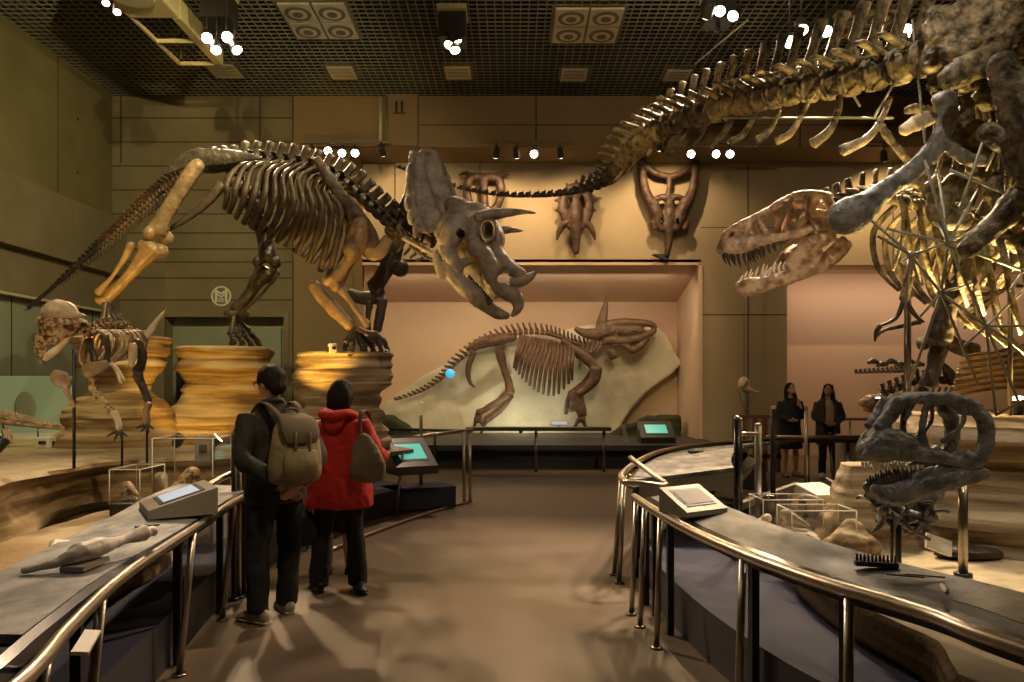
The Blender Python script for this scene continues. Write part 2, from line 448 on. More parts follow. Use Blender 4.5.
# lower back wall around the two lit niches
YW = 16.07; NX0, NX1 = P(352,0,YW).x, P(701,0,YW).x; NZ = P(0,264,YW).z; RX0 = P(787,0,YW).x; RZ = P(0,265,YW).z
m = MB(); m.bb(XB,NX0,YW,YW+.2,0,6.47); m.bb(NX0,NX1,YW,YW+.2,NZ,6.47); m.bb(NX1,RX0,YW,YW+.2,0,6.47); m.bb(RX0,12,YW,YW+.2,RZ,6.47)
struct(m.build('wall_back_lower','wall_panel',smooth=False))
j = MB()
for px in (395,480,748,893):
    x_=P(px,0,YW).x; j.bb(x_-.01,x_+.01,YW-.006,YW,NZ if px!=748 else 0,6.47)
j.bb(NX1,RX0,YW-.006,YW,P(0,228,YW).z,P(0,228,YW).z+.015)
j.bb(NX1,RX0,YW-.006,YW,P(0,315,YW).z,P(0,315,YW).z+.015)
struct(j.build('trim_9','joint',smooth=False))
YN = 18.4; ZN = P(0,302,YN).z
m = MB(); m.bb(NX0-.2,NX1+.2,YN,YN+.15,0,NZ+.3)
struct(m.build('wall_niche_back','niche_wall',smooth=False))
m = MB(); m.slab([(NX0,YW,NZ),(NX1,YW,NZ),(NX1,YN,ZN),(NX0,YN,ZN)],(0,0,.1)); struct(m.build('ceiling_niche','niche_wall',smooth=False))
m = MB(); m.bb(NX1,NX1+.1,YW+.2,YN,0,NZ); m.bb(NX0-.1,NX0,YW+.2,YN,0,NZ); struct(m.build('wall_niche_side','niche_wall',smooth=False))
m = MB(); m.bb(NX1-.06,NX1+.02,YW-.05,YW+.22,.48,NZ); m.bb(NX0-.02,NX0+.06,YW-.05,YW+.22,.48,NZ); m.bb(NX0,NX1,YW-.05,YW+.05,NZ-.03,NZ+.03)
struct(m.build('trim_10','plaster',smooth=False))
# glass front of the niche, three panes
gp = MB()
gx = [NX0+.06, P(420,0,YW).x, P(560,0,YW).x, NX1-.06]
for i in range(3): gp.bb(gx[i]+.004,gx[i+1]-.004,YW+.05,YW+.062,.49,P(0,368,YW).z-.003); gp.bb(gx[i]+.004,gx[i+1]-.004,YW+.05,YW+.062,P(0,368,YW).z+.003,NZ-.03)
struct(gp.build('window_1','glass',smooth=False))
# right niche
m = MB(); m.bb(RX0-.1,12,17.3,17.45,0,RZ+.3); struct(m.build('wall_niche_right','plaster',smooth=False))
m = MB(); m.bb(RX0,12,YW+.2,17.3,RZ,RZ+.1); m.bb(RX0-.1,RX0,YW+.2,17.3,0,RZ); struct(m.build('ceiling_niche_right','plaster',smooth=False))
# fixed ledge the niche stands on
m = MB(); m.bb(NX0-.6,NX1-.1,14.55,16.3,.0,.36); struct(m.build('trim_11','black',smooth=False))
m = MB(); m.bb(NX0-.6,NX1-.1,14.3,YN,.36,.48,.01); struct(m.build('trim_12','plinth_dark',smooth=False))
m = MB(); m.bb(NX1-.1,NX1,14.4,16.0,0,.48); struct(m.build('trim_13','black',smooth=False))

# ---- wall logo, pipe, box ----
cz = P(221,296,14.98)
R = 10*15/F
s = thing('wall_sign','round pale emblem of a columned M in a ring on the concrete wall','sign',cz)
r = MB(); n=40
for k in range(n):
    a,b=2*PI*k/n,2*PI*(k+1)/n
    r.slab([cz+V(R*math.cos(a),0,R*math.sin(a)),cz+V(R*math.cos(b),0,R*math.sin(b)),cz+V(R*.84*math.cos(b),0,R*.84*math.sin(b)),cz+V(R*.84*math.cos(a),0,R*.84*math.sin(a))],(0,.014,0))
r.build('ring','ink',s,smooth=False)
l = MB()
def bar(x0,z0,x1,z1,w):
    a=cz+V(x0*R,0,z0*R); b=cz+V(x1*R,0,z1*R); l.tube([a,b],[(.006,w*R)]*2,4,sub=1,dome=0)
for sx in(-1,1):
    bar(sx*.5,-.6,sx*.5,.55,.13); bar(sx*.5,.55,0,.22,.1); bar(sx*.5,.25,0,-.08,.08); bar(sx*.42,.6,sx*.62,.6,.06)
for z in(-.25,-.4,-.55): bar(-.28,z,.28,z,.05)
l.build('letter','ink',s,smooth=False)
pp = thing('ceiling_pipe','pair of pale vertical conduits on the upper back wall left of centre','pipe',P(383,150,14.85))
MB().cyl(P(380.5,97,14.85),P(380.5,150,14.85),.035).build('pipe','vent_pale',pp)
MB().cyl(P(386.5,97,14.85),P(386.5,150,14.85),.03).build('pipe','concrete',pp)
bx = thing('junction_box','small dark twin-slot box high on the back wall beside the conduits','electrical box',P(399,112,14.87))
MB().box(P(399,107,14.86),(.26,.08,.26),None,.01).build('box_body','wall_dark',bx,smooth=False)
m=MB(); m.box(P(396.5,107,14.8),(.05,.03,.22)); m.box(P(402,107,14.8),(.05,.03,.22)); m.build('slot','black',bx,smooth=False)

# ---- ceiling units ----
def quad(px0,px1,py0,py1,label):
    Y0=5.9*F/(CY-py0); Y1=5.9*F/(CY-py1); x0=(px0-CX)*Y0/F; x1=(px1-CX)*Y0/F
    t = thing('ceiling_diffuser',label,'air vent',((x0+x1)/2,(Y0+Y1)/2,ZC-.02),'square four-cone air diffusers in the ceiling')
    w=(x1-x0)/2; h=(Y1-Y0)/2
    MB().bb(x0-.04,x1+.04,Y0-.04,Y1+.04,ZC+.005,ZC+.06).build('frame','vent_dark',t,smooth=False)
    for i in range(2):
        for k in range(2):
            cx=x0+w*(i+.5); cy=Y0+h*(k+.5)
            MB().bb(cx-w/2+.02,cx+w/2-.02,cy-h/2+.02,cy+h/2-.02,ZC-.03,ZC+.005).build('panel','vent_pale',t,smooth=False)
            for q,rr in enumerate((.38,.27,.15)):
                r=MB(); r.tube([(cx,cy,ZC-.03),(cx,cy,ZC-.045-.006*q)],[(rr*w,rr*w)]*2,24,ref=(1,0,0),sub=1,dome=0)
                r.build('ring','vent_dark' if q%2==0 else 'vent_pale',t,smooth=False)
quad(275,345,2,38,'square air diffuser with four round cones, leftmost of the three in the grid ceiling')
quad(555,626,7,42,'square air diffuser with four round cones, in the middle of the grid ceiling')
quad(838,905,9,38,'square air diffuser with four round cones, behind the tall tail spines at right')
def vent(px0,px1,py0,py1,label):
    Y0=5.9*F/(CY-py0); Y1=5.9*F/(CY-py1); x0=(px0-CX)*Y0/F; x1=(px1-CX)*Y0/F
    t = thing('ceiling_vent',label,'air vent',((x0+x1)/2,(Y0+Y1)/2,ZC-.02),'small rectangular grilles in the ceiling')
    MB().bb(x0-.05,x1+.05,Y0-.04,Y1+.04,ZC-.01,ZC+.05).build('frame','vent_dark',t,smooth=False)
    MB().bb(x0,x1,Y0,Y1,ZC-.03,ZC-.01).build('panel','vent_pale',t,smooth=False)
    for k in range(3): MB().bb(x0+.05,x1-.05,lerp(Y0,Y1,(k+.7)/4)-.02,lerp(Y0,Y1,(k+.7)/4)+.02,ZC-.04,ZC-.03).build('slat','kiosk',t,smooth=False)
vent(205,233,64,77,'small ceiling grille just right of the hanging cream housing')
vent(326,352,66,78,'small ceiling grille below the left square diffuser')
vent(444,470,66,78,'small ceiling grille in front of the centre lamp cluster')
vent(562,588,68,80,'small ceiling grille below the middle square diffuser')
vent(668,692,69,80,'small ceiling grille just above the rising tail of the big skeleton')
# hanging projector housing
t = thing('hanging_projector','cream box housing with an open frame, hung under the ceiling at upper left','projector',(-5.2,11.4,7.0))
MB().bb(-5.62,-4.86,9.7,10.85,7.0,7.45,.03).build('housing','cream_unit',t,smooth=False)
m=MB(); m.bb(-5.6,-5.56,10.85,12.45,7.0,7.06); m.bb(-4.98,-4.86,10.85,12.45,7.0,7.3); m.bb(-5.6,-4.9,12.41,12.45,7.0,7.06); m.bb(-5.6,-4.9,11.6,11.63,7.0,7.06)
m.build('frame','cream_unit',t,smooth=False)
MB().tube([(-5.24,10.2,7.0),(-5.24,10.2,6.96)],[.3,.27],28,ref=(1,0,0),sub=1,dome=0).build('lens_plate','vent_pale',t,smooth=False)
m=MB()
for x_,y_ in((-5.5,9.9),(-5.0,9.9),(-5.5,12.3),(-5.0,12.3)): m.cyl((x_,y_,7.06),(x_,y_,7.55),.02)
m.build('hanger','steel_dark',t)

# ---- light fixtures ----
def spotfix(pos, target, label, group, m='lamp_black', lens='lens_hot', r=.075, ln=.2, top=None, power=0, ang=40, col=(1,.74,.42), blend=.6, rad=.03, name='spotlight'):
    pos=Vector(pos); d=(Vector(target)-pos).normalized()
    t = thing(name,label,'light',pos,group)
    MB().tube([pos-d*ln, pos-d*ln*.8, pos-d*.02, pos],[(r*.7,r*.7),(r*.85,r*.85),(r,r),(r*1.05,r*1.05)],16,ref=(.9,.1,.3),sub=1,dome=0).build('housing',m,t)
    MB().tube([pos+d*.001,pos+d*.008],[(r*.86,r*.86)]*2,18,ref=(.9,.1,.3),sub=1,dome=0).build('lens',lens,t)
    if top is not None:
        a=pos-d*ln*.5; MB().cyl(a,(a.x,a.y,top),.014).build('bracket',m,t)
    if power:
        L=bpy.data.lights.new('beam','SPOT'); L.energy=power; L.spot_size=math.radians(ang); L.spot_blend=blend; L.color=col; L.shadow_soft_size=rad
        o=bpy.data.objects.new('beam',L); C.objects.link(o); o.parent=t; o.location=d*.03
        o.rotation_euler=d.to_track_quat('-Z','Y').to_euler()
    return t
ZT = P(0,143,14.7).z
def rail(x0,x1,label):
    a=P(x0,143,14.7); b=P(x1,143,14.7)
    t=thing('light_track',label,'light track',(a+b)/2)
    MB().bb(a.x,b.x,14.66,14.74,ZT-.02,ZT+.03).build('rail_bar','concrete',t,smooth=False)
    for q in (.1,.9): MB().bb(lerp(a.x,b.x,q)-.02,lerp(a.x,b.x,q)+.02,14.74,15.0,ZT-.01,ZT+.02).build('wall_arm','concrete',t,smooth=False)
rail(300,392,'lighting track above the back of the big horned skeleton')
rail(484,574,'lighting track above the small hook-horned skull on the wall')
rail(680,772,'lighting track above the open-frilled skull on the wall')
rail(845,900,'short lighting track half hidden behind the big tail at right')
WC=(1,.66,.33)
G='spotlights on the tracks along the back wall'
for i,(px,py,tg,pw,an,lens,lab) in enumerate([
  (328,151,(-1.5,6,2.2),500,50,'lens_hot','largest glare of the left track, first spotlight from the left'),
  (342,153,(-3,8.5,2),260,34,'lens_hot','second spotlight from the left on the left track'),
  (355,153,(-1.5,8,1.5),260,34,'lens_hot','third spotlight from the left on the left track'),
  (383,155,(-2.2,16.07,4.9),110,115,'lens_warm','last spotlight on the left track, beside the conduit'),
  (496,157,(-.6,16.07,4.6),110,115,'lens_warm','first spotlight on the centre track, above the hook-horned skull'),
  (517,157,(.3,16.07,4.5),110,115,'lens_warm','second spotlight on the centre track, turned to the wall'),
  (534,154,(.3,7,1.2),260,34,'lens_hot','round glaring spotlight facing out from the centre track'),
  (561,157,(1.4,16.07,4.5),120,115,'lens_warm','last spotlight on the centre track, above the spiky skull'),
  (691,154,(2.3,8.5,2.5),380,40,'lens_hot','first glaring spotlight of the right track, above the open frill'),
  (716,154,(4.2,8.0,3.0),300,40,'lens_hot','middle glaring spotlight of the right track'),
  (730,154,(3,7.5,2.5),300,40,'lens_hot','last glaring spotlight of the right track'),
  (884,160,(8.2,16.07,4.6),260,115,'lens_warm','lone wall spotlight glimpsed behind the big grey bone')]):
    spotfix(P(px,py,14.7),tg,lab,G,power=pw,ang=an,lens=lens,top=ZT,col=WC,r=.085 if lens=='lens_hot' else .07)
spotfix(P(660,150,14.75),(3.4,16.07,4.5),'dark spotlight at the tail bend, turned to the open-frilled skull',G,power=200,ang=120,lens='lens_warm',top=ZT,col=WC,r=.06)
G2='spotlights in the ceiling clusters'
def cluster(px,py,Yc,label):
    c=P(px,py,Yc); t=thing('lamp_box',label,'light housing',(c.x,c.y,ZC-.55))
    MB().box((c.x,c.y,ZC-.3),(.42,.42,.4),None,.01).build('box_body','lamp_black',t,smooth=False)
    MB().box((c.x,c.y-.05,ZC-.07),(.46,.5,.08),None,.01).build('flange','cream_unit',t,smooth=False)
    MB().cyl((c.x,c.y,ZC-.5),(c.x,c.y,ZC-.62),.03).build('stem','lamp_black',t)
cluster(219,26,11.0,'black lamp box with cream flange beside the hanging projector')
cluster(453,24,11.6,'black lamp box in the ceiling grid left of centre')
cluster(718,0,11.0,'black lamp box cut by the top edge, right of centre')
cluster(805,12,9.5,'black lamp box behind the tall tail spines')
cluster(908,4,8.6,'black lamp box with yellow flange at upper right')
for (px,py,Y,tg,pw,an,lens,col,lab) in [
  (207,38,10.7,(-1.3,4.2,0),900,50,'lens_hot',(1,.72,.46),'upper left lamp of the cluster beside the projector'),
  (227,37,10.7,(.3,3.0,0),1100,55,'lens_hot',(1,.72,.46),'upper right lamp of the cluster beside the projector'),
  (216,50,10.7,(-3.6,8.0,2.0),260,45,'lens_warm',(1,.66,.3),'lower left lamp of the cluster beside the projector'),
  (237,50,10.7,(-1,9,2),220,45,'lens_warm',(1,.66,.3),'lower right lamp of the cluster beside the projector'),
  (455,50,11.3,(0,9,0),700,60,'lens_hot',(1,.7,.5),'brightest lamp of the centre ceiling cluster'),
  (449,45,11.3,(-2.5,9,2.5),170,45,'lens_warm',WC,'small lamp left in the centre ceiling cluster'),
  (457,42,11.3,(2,12.5,0),500,60,'lens_warm',(1,.7,.5),'small raised lamp in the centre ceiling cluster'),
  (720,11,10.6,(.2,4.5,0),1500,46,'lens_hot',(1,.70,.48),'left glaring lamp of the right centre ceiling cluster'),
  (733,16,10.6,(-.9,6.2,0),1200,40,'lens_hot',(1,.70,.48),'right glaring lamp of the right centre ceiling cluster'),
  (706,17,10.6,(1.5,16,2.5),600,60,'lens_warm',WC,'lamp turned to the back in the right centre ceiling cluster'),
  (802,30,9.2,(2.8,5.5,.6),900,60,'lens_warm',(1,.76,.45),'upper lamp behind the tail spines'),
  (790,42,9.2,(1.5,3.5,.5),500,50,'lens_warm',(1,.76,.45),'lower lamp behind the tail spines'),
  (826,31,9.0,(2.0,6.2,.5),900,55,'lens_hot',(1,.76,.45),'glaring lamp between two tail spines'),
  (907,31,8.2,(1.4,4.0,.4),620,70,'lens_hot',(1,.76,.45),'largest glaring lamp at upper right beside the hip bones')]:
    spotfix(P(px,py,Y),tg,lab,G2,power=pw,ang=an,lens=lens,top=ZC-.5,col=col,r=.085)
for (px,py,Y,lab) in [(106,3,11,'small pale lamp in the ceiling left of the projector'),(117,12,11,'pale can lamp tilted beside the projector')]:
    spotfix(P(px,py,Y),P(px,py+30,Y-.3),lab,G2,m='lamp_white',lens='lens_warm',power=0,top=ZC,r=.06,ln=.25)
def glow(name,loc,size,rot,power,col):
    L=bpy.data.lights.new(name,'AREA'); L.energy=power; L.shape='RECTANGLE'; L.size=size[0]; L.size_y=size[1]; L.color=col
    o=bpy.data.objects.new(name,L); C.objects.link(o); o.location=loc; o.rotation_euler=rot; return o
glow('niche_light',((NX0+NX1)/2,16.35,NZ-.25),(6.6,.15),(math.radians(28),0,0),88,(1,.70,.48))
glow('niche_light',((RX0+12)/2,16.4,RZ-.15),(5.5,.15),(math.radians(24),0,0),48,(1,.69,.47))
# ================= big horned skeleton on the pedestals =================
YT = 9.3
tri = thing('horned_dinosaur_skeleton','huge mounted skeleton with horned frilled skull, its feet on three tall rock pedestals','dinosaur skeleton', P(250,345,YT))
def part(mb, name, m, root, **k): return mb.build(name, m, root, **k)
# --- backbone ---
SP = [(404,236,8.9),(388,222,9.0),(368,204,9.1),(346,184,9.2),(320,172,9.25),(290,165,9.3),(260,162,9.4),(230,163,9.45),(205,166,9.5),(185,174,9.55)]
n = 24
for i in range(n):
    t = (i+.5)/n; a = interp(SP, t); b = interp(SP, min(1,t+.02)); p = P(*a); d = P(*b)-p
    lnx = .205
    up = .21 if t < .75 else .17
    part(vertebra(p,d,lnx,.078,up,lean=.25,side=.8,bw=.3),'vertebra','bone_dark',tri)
TL = [(185,174,9.55,7.5),(165,188,9.7,7),(146,204,9.8,6.5),(125,224,9.9,5.5),(104,243,10.0,4.8),(82,262,10.1,3.6),(58,284,10.2,2.2),(40,299,10.3,1.2),(27,309,10.35,.6)]
N = 46
for i in range(N):
    t = (i+.5)/N; a = interp(TL,t); b = interp(TL,min(1,t+.015)); p = P(*a[:3]); d = P(*b[:3])-p
    r = max(.008,a[3]*a[2]/F*.62); seglen = .125 if t < .8 else .12
    m = vertebra(p,d,seglen,r,r*1.7,lean=.6,side=.9 if t<.75 else 0,seg=7,bw=.2)
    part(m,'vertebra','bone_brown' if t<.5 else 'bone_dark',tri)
    if t < .72:      # chevron under the tail
        dn = Vector((.35,0,-1)).normalized(); dd=d.normalized()
        q = MB(); q.tube([p+dn*r*.8, p+dn*(r*2.0)+dd*.04, p+dn*(r*2.8)+dd*.09],[r*.3,r*.26,r*.2],6,sub=2)
        part(q,'chevron','bone_dark',tri)
m=MB(); m.tube([P(190,172,9.6),P(120,230,9.95),P(62,282,10.2)],.012,6,sub=4); part(m,'support_rod','steel_dark',tri)
# --- ribs: near row and its mirror across the body ---
for i in range(13):
    t = i/12; ym = lerp(9.42,9.2,t)
    S = interp([(262,160),(290,160),(318,166),(352,186)],t); S=(S[0],S[1])
    M1 = line((240,164),(336,192),t); M1 = (lerp(M1[0],S[0]-24,.5), lerp(M1[1],S[1]+8,.5))
    M2 = line((227,183),(341,212),t); E = interp([(224,209),(243,224),(268,236),(297,254),(328,278)],t)
    M3 = (lerp(M2[0],E[0],.5)+1.5, lerp(M2[1],E[1],.5))
    w = .026
    def P4(q,dy): return P(q[0],q[1],ym+dy)
    near = [P4(S,-.04),P4(M1,-.32),P4(M2,-.46),P4(M3,-.44),P4(E,-.33)]
    rs = [(w*.9,w*.8),(w*.8,w*1.1),(w*.8,w*1.5),(w*.8,w*1.55),(w*.7,w*1.3)]
    m = MB(); m.tube(near,rs,8,sub=5); part(m,'rib','bone_brown',tri)
    far = [Vector((v.x, 2*ym-v.y, v.z)) for v in near]
    m = MB(); m.tube(far,rs,8,sub=5); part(m,'rib','bone_brown',tri)
# --- hips ---
for s,dy in ((1,-.32),(1,.32)):
    m=MB(); pt(m,[(166,176,3),(180,163,8),(197,158,10),(222,157,9.5),(248,157,6),(268,160,3)],9.45+dy,.22,10,4)
    pt(m,[(196,164,8),(198,172,8)],9.45+dy,.5)
    part(m,'ilium','bone_dark',tri,vox=.02,amp=.012,ns=5)
    m=MB(); pt(m,[(222,184,6),(206,203,5),(186,219,3.4),(163,233,1.5)],9.45+dy*.7,.5,8,4); part(m,'ischium','bone_brown',tri)
    m=MB(); pt(m,[(226,178,6),(243,186,5),(262,196,4.5)],9.45+dy*.8,.4,8,4); part(m,'pubis','bone_dark',tri)
m=MB(); pt(m,[(190,168,6),(215,164,7),(245,164,6)],9.45,2.6); part(m,'sacrum','bone_dark',tri,vox=.03,amp=.02)
def limb(root, name, specs, Y, m, vox=.014, amp=.008, extra=None, flat=.85):
    b = MB()
    for sp in specs: pt(b, sp, Y, flat, 10, 4)
    if extra:
        for (px,py,r,dy) in extra: b.ball(P(px,py,Y+dy), (r*Y/F*1.0,)*3)
    return b.build(name, m, root, vox=vox, amp=amp, ns=9)
def foot(root, anklepx, toes, Y, m, w=3.0, stand=None):
    """each toe: (dx at knuckle, dy, tip dx, tip dy, depth)"""
    ax, ay = anklepx
    for (kx,ky,tx,ty,dy) in toes:
        b = MB(); pt(b,[(ax+kx*.15,ay,w*1.1,dy*.3),(ax+kx*.5,ay+ky*.5,w*.72,dy*.7),(ax+kx,ay+ky,w*1.15,dy)],Y,.9,8,3); b.build('metatarsal',m,root)
        b = MB(); mx,my=(kx+tx)/2,(ky+ty)/2
        pt(b,[(ax+kx+1,ay+ky+1,w*.95,dy),(ax+mx,ay+my+.5,w*.65,dy*1.1),(ax+mx+1.5,ay+my+1.5,w*.9,dy*1.15)],Y,.9,8,2)
        pt(b,[(ax+mx+2,ay+my+2,w*.85,dy*1.15),(ax+tx-3,ay+ty-1,w*.75,dy*1.25),(ax+tx,ay+ty,w*.3,dy*1.3)],Y,.8,8,2); b.build('toe',m,root)
# near hind leg, stretched back
YH=9.1
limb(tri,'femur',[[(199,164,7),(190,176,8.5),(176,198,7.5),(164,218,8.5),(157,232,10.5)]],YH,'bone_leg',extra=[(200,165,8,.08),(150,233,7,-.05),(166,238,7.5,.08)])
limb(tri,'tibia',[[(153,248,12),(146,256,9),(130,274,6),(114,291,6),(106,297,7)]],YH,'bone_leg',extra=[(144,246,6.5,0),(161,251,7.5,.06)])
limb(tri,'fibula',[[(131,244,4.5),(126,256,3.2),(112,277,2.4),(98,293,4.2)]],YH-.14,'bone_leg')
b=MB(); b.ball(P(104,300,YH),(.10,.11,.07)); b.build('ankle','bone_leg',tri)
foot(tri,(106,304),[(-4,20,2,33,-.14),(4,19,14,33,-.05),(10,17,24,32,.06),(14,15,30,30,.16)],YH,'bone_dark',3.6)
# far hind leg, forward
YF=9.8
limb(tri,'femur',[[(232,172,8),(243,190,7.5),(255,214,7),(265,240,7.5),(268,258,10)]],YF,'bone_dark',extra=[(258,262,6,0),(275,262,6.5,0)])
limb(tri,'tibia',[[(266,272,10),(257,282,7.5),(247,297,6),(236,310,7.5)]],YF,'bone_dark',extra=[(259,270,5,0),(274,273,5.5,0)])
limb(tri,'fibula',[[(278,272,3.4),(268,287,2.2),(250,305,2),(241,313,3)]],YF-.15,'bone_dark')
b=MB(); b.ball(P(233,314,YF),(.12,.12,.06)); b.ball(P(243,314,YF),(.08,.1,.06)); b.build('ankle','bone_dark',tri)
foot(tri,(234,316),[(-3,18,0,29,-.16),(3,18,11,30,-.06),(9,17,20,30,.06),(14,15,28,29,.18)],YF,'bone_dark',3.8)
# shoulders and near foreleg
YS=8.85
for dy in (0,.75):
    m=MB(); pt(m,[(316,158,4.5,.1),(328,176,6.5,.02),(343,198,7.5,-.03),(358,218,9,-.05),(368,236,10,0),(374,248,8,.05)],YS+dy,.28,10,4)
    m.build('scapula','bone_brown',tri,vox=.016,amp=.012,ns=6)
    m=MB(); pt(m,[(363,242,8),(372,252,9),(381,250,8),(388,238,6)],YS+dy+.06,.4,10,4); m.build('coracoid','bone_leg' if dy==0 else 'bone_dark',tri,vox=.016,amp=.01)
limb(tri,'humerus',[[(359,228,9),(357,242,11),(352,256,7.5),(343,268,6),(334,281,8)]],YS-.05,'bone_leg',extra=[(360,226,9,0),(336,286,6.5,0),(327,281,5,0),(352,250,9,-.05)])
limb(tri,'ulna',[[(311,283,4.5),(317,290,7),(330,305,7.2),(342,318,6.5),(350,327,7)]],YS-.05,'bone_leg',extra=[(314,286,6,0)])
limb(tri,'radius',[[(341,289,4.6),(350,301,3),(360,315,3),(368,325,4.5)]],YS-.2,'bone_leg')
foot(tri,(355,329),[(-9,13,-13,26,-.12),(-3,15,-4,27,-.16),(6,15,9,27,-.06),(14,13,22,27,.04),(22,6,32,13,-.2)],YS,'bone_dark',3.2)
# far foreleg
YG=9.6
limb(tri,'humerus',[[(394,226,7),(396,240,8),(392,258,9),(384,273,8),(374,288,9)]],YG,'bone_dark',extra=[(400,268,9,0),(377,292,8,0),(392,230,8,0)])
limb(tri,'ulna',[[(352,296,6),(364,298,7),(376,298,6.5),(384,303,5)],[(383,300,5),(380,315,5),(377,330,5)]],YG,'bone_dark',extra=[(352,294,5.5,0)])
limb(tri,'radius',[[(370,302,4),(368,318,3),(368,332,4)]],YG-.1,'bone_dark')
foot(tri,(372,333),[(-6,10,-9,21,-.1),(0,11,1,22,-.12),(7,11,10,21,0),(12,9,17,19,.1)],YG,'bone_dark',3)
# ---- neck ----
for i,(px,py,y,s) in enumerate([(398,212,8.95,8),(405,222,8.9,9),(413,230,8.8,9),(421,236,8.75,9),(430,241,8.7,8)]):
    p=P(px,py,y); part(vertebra(p,V(.8,-.3,-.45),.13,s*y/F*.8,.26,lean=-.1,side=1.0),'neck_vertebra','bone_dark',tri)
for i in range(4):
    m=MB(); pt(m,[(398+i*7,226+i*5,2.2),(404+i*7,240+i*5,2),(398+i*6,252+i*3,1.2)],8.7,.8,7,4); part(m,'rib','bone_dark',tri)
# ---- skull ----
YK=8.3
sk = thing('skull_tmp','','',P(470,240,YK))
bpy.data.objects.remove(sk)
b=MB()
# braincase, cheek and snout
pt(b,[(462,224,15,.1),(478,228,18,.08),(490,240,16,.05),(494,256,9,.03),(505,272,6,0)],YK,1.0,14,4)
pt(b,[(452,206,11,.15),(466,212,12,.12),(482,218,12,.1),(492,224,9,.1)],YK,1.3,12,4)
pt(b,[(446,244,12,-.2),(452,233,14,-.2),(462,226,15,-.12),(474,228,16,-.05),(486,236,14,0)],YK,.75,14,4); pt(b,[(440,236,7,-.1),(447,222,9,-.05),(458,212,9,0)],YK,.9,12,4)           # squamosal
pt(b,[(446,248,10,-.22),(452,262,8,-.25),(460,272,6.5,-.24)],YK,.7,10,4)               # jugal spur
pt(b,[(470,244,9,-.18),(482,252,10,-.15),(489,264,9,-.12),(493,280,8,-.06),(501,293,7,0)],YK,.8,12,4) # maxilla
pt(b,[(488,244,9,0),(500,258,8,0),(512,269,8,0),(522,277,8,0)],YK,.9,12,4)         # nasal
pt(b,[(495,268,5,0),(497,282,6,0),(506,292,8,0),(516,298,8,0),(518,308,5,0),(512,316,3,0)],YK,.8,12,4) # beak
pt(b,[(522,276,5,0),(514,286,4,0),(508,292,4,0)],YK,.8,10,3)
pt(b,[(455,270,5,-.22),(466,262,5,-.22),(476,258,4,-.2)],YK,.8,10,4)
b.ball(P(488,229,YK-.14),(.12,.1,.15))
pt(b,[(450,244,11,.02),(462,255,12,.02),(475,270,12,.02),(488,285,10,0),(500,296,6,0)],YK+.05,.5,12,4)
c=MB(); c.ball(P(489,230,YK-.28),(.055,.24,.095)); c.ball(P(460,232,YK-.35),(.05,.3,.05)); c.ball(P(505,272,YK),(.045,.6,.05)); c.ball(P(472,257,YK-.3),(.10,.2,.055),Euler((0,.5,0)))
c.ball(P(501,279,YK),(.05,.6,.06))
sk=b.build('skull','bone_skull',tri,vox=.02,amp=.018,ns=5,cut=c,sm=3)
m=MB()
for k in range(22):
    a=2*PI*k/22; a2=2*PI*(k+1)/22; c0=P(488,230,YK-.27)
    m.tube([c0+V(.07*math.cos(a),.0,.11*math.sin(a)),c0+V(.07*math.cos(a2),0,.11*math.sin(a2))],.016,6,sub=1)
m.build('eye_rim','bone_skull',sk,vox=.012)
# frill: a thick curved shield
fb=MB(); NU,NV=20,22; fv=[]; ff=[]
for j in range(NV+1):
    v=j/NV; c0=interp([(452,230,8.40),(444,207,8.52),(437,186,8.6),(432,168,8.62),(429,153,8.65)],v); c0=P(*c0)
    hw=interp([(.46,0,0),(.50,0,0),(.44,0,0),(.34,0,0),(.22,0,0)],v)[0]
    for i in range(NU+1):
        u=-1+2*i/NU
        acr=Vector((.50,.84,.20)).normalized(); bulge=Vector((.84,-.5,.1))
        k=u*hw
        p=c0+acr*k-bulge*(u*u*.16*(1-.3*v))+bulge*(.05+.035*math.cos(u*14+v*2)+.03*noise.noise(Vector((u*6,v*2,1))))
        sc=1+.05*math.sin(j*1.9)*(abs(u)**6)
        fv.append(p+acr*k*(sc-1))
th=Vector((.055,-.02,.02)); n0=len(fv)
fv2=[p-th for p in fv]
W=NU+1
for j in range(NV):
    for i in range(NU):
        a=j*W+i; ff.append((a,a+1,a+W+1,a+W)); ff.append((n0+a,n0+a+W,n0+a+W+1,n0+a+1))
for j in range(NV):
    for i in (0,NU):
        a=j*W+i; ff.append((a,a+W,n0+a+W,n0+a))
for i in range(NU):
    for j in (0,NV):
        a=j*W+i; ff.append((a,a+1,n0+a+1,n0+a))
fb.add(fv+fv2,ff)
# raised ridges and scalloped rim bones
for j in range(1,NV,3):
    for i in (0,NU): 
        p=fv[j*W+i]-th*.5; fb.ball(p,(.035,.045,.09),seg=8,rings=6)
for i in range(2,NU,3): fb.ball(fv[NV*W+i]-th*.5,(.05,.07,.05),seg=8,rings=6)
fb.tube([fv[j*W+NU//2]+th*.1 for j in range(0,NV,3)],[(.05,.08)]*len(range(0,NV,3)),8,sub=2)
fb.build('frill','bone_skull',tri,vox=.017,amp=.016,ns=7)
def horn(spec,Y,m='bone_skull'): 
    b=MB(); pt(b,spec,Y,1,14,6,dome=.3); return b.build('horn',m,tri,amp=.006,ns=12)
horn([(476,218,6),(490,215,5.6),(505,213,4.6),(521,212,2.8),(535,213,.7)],YK-.16)
horn([(484,226,5.5,.1),(499,230,4.6,.1),(512,230,3.2,.1),(523,231,.7,.1)],YK+.28)
horn([(511,282,6),(521,281,6),(530,277,4.6),(536,272,1.6)],YK)
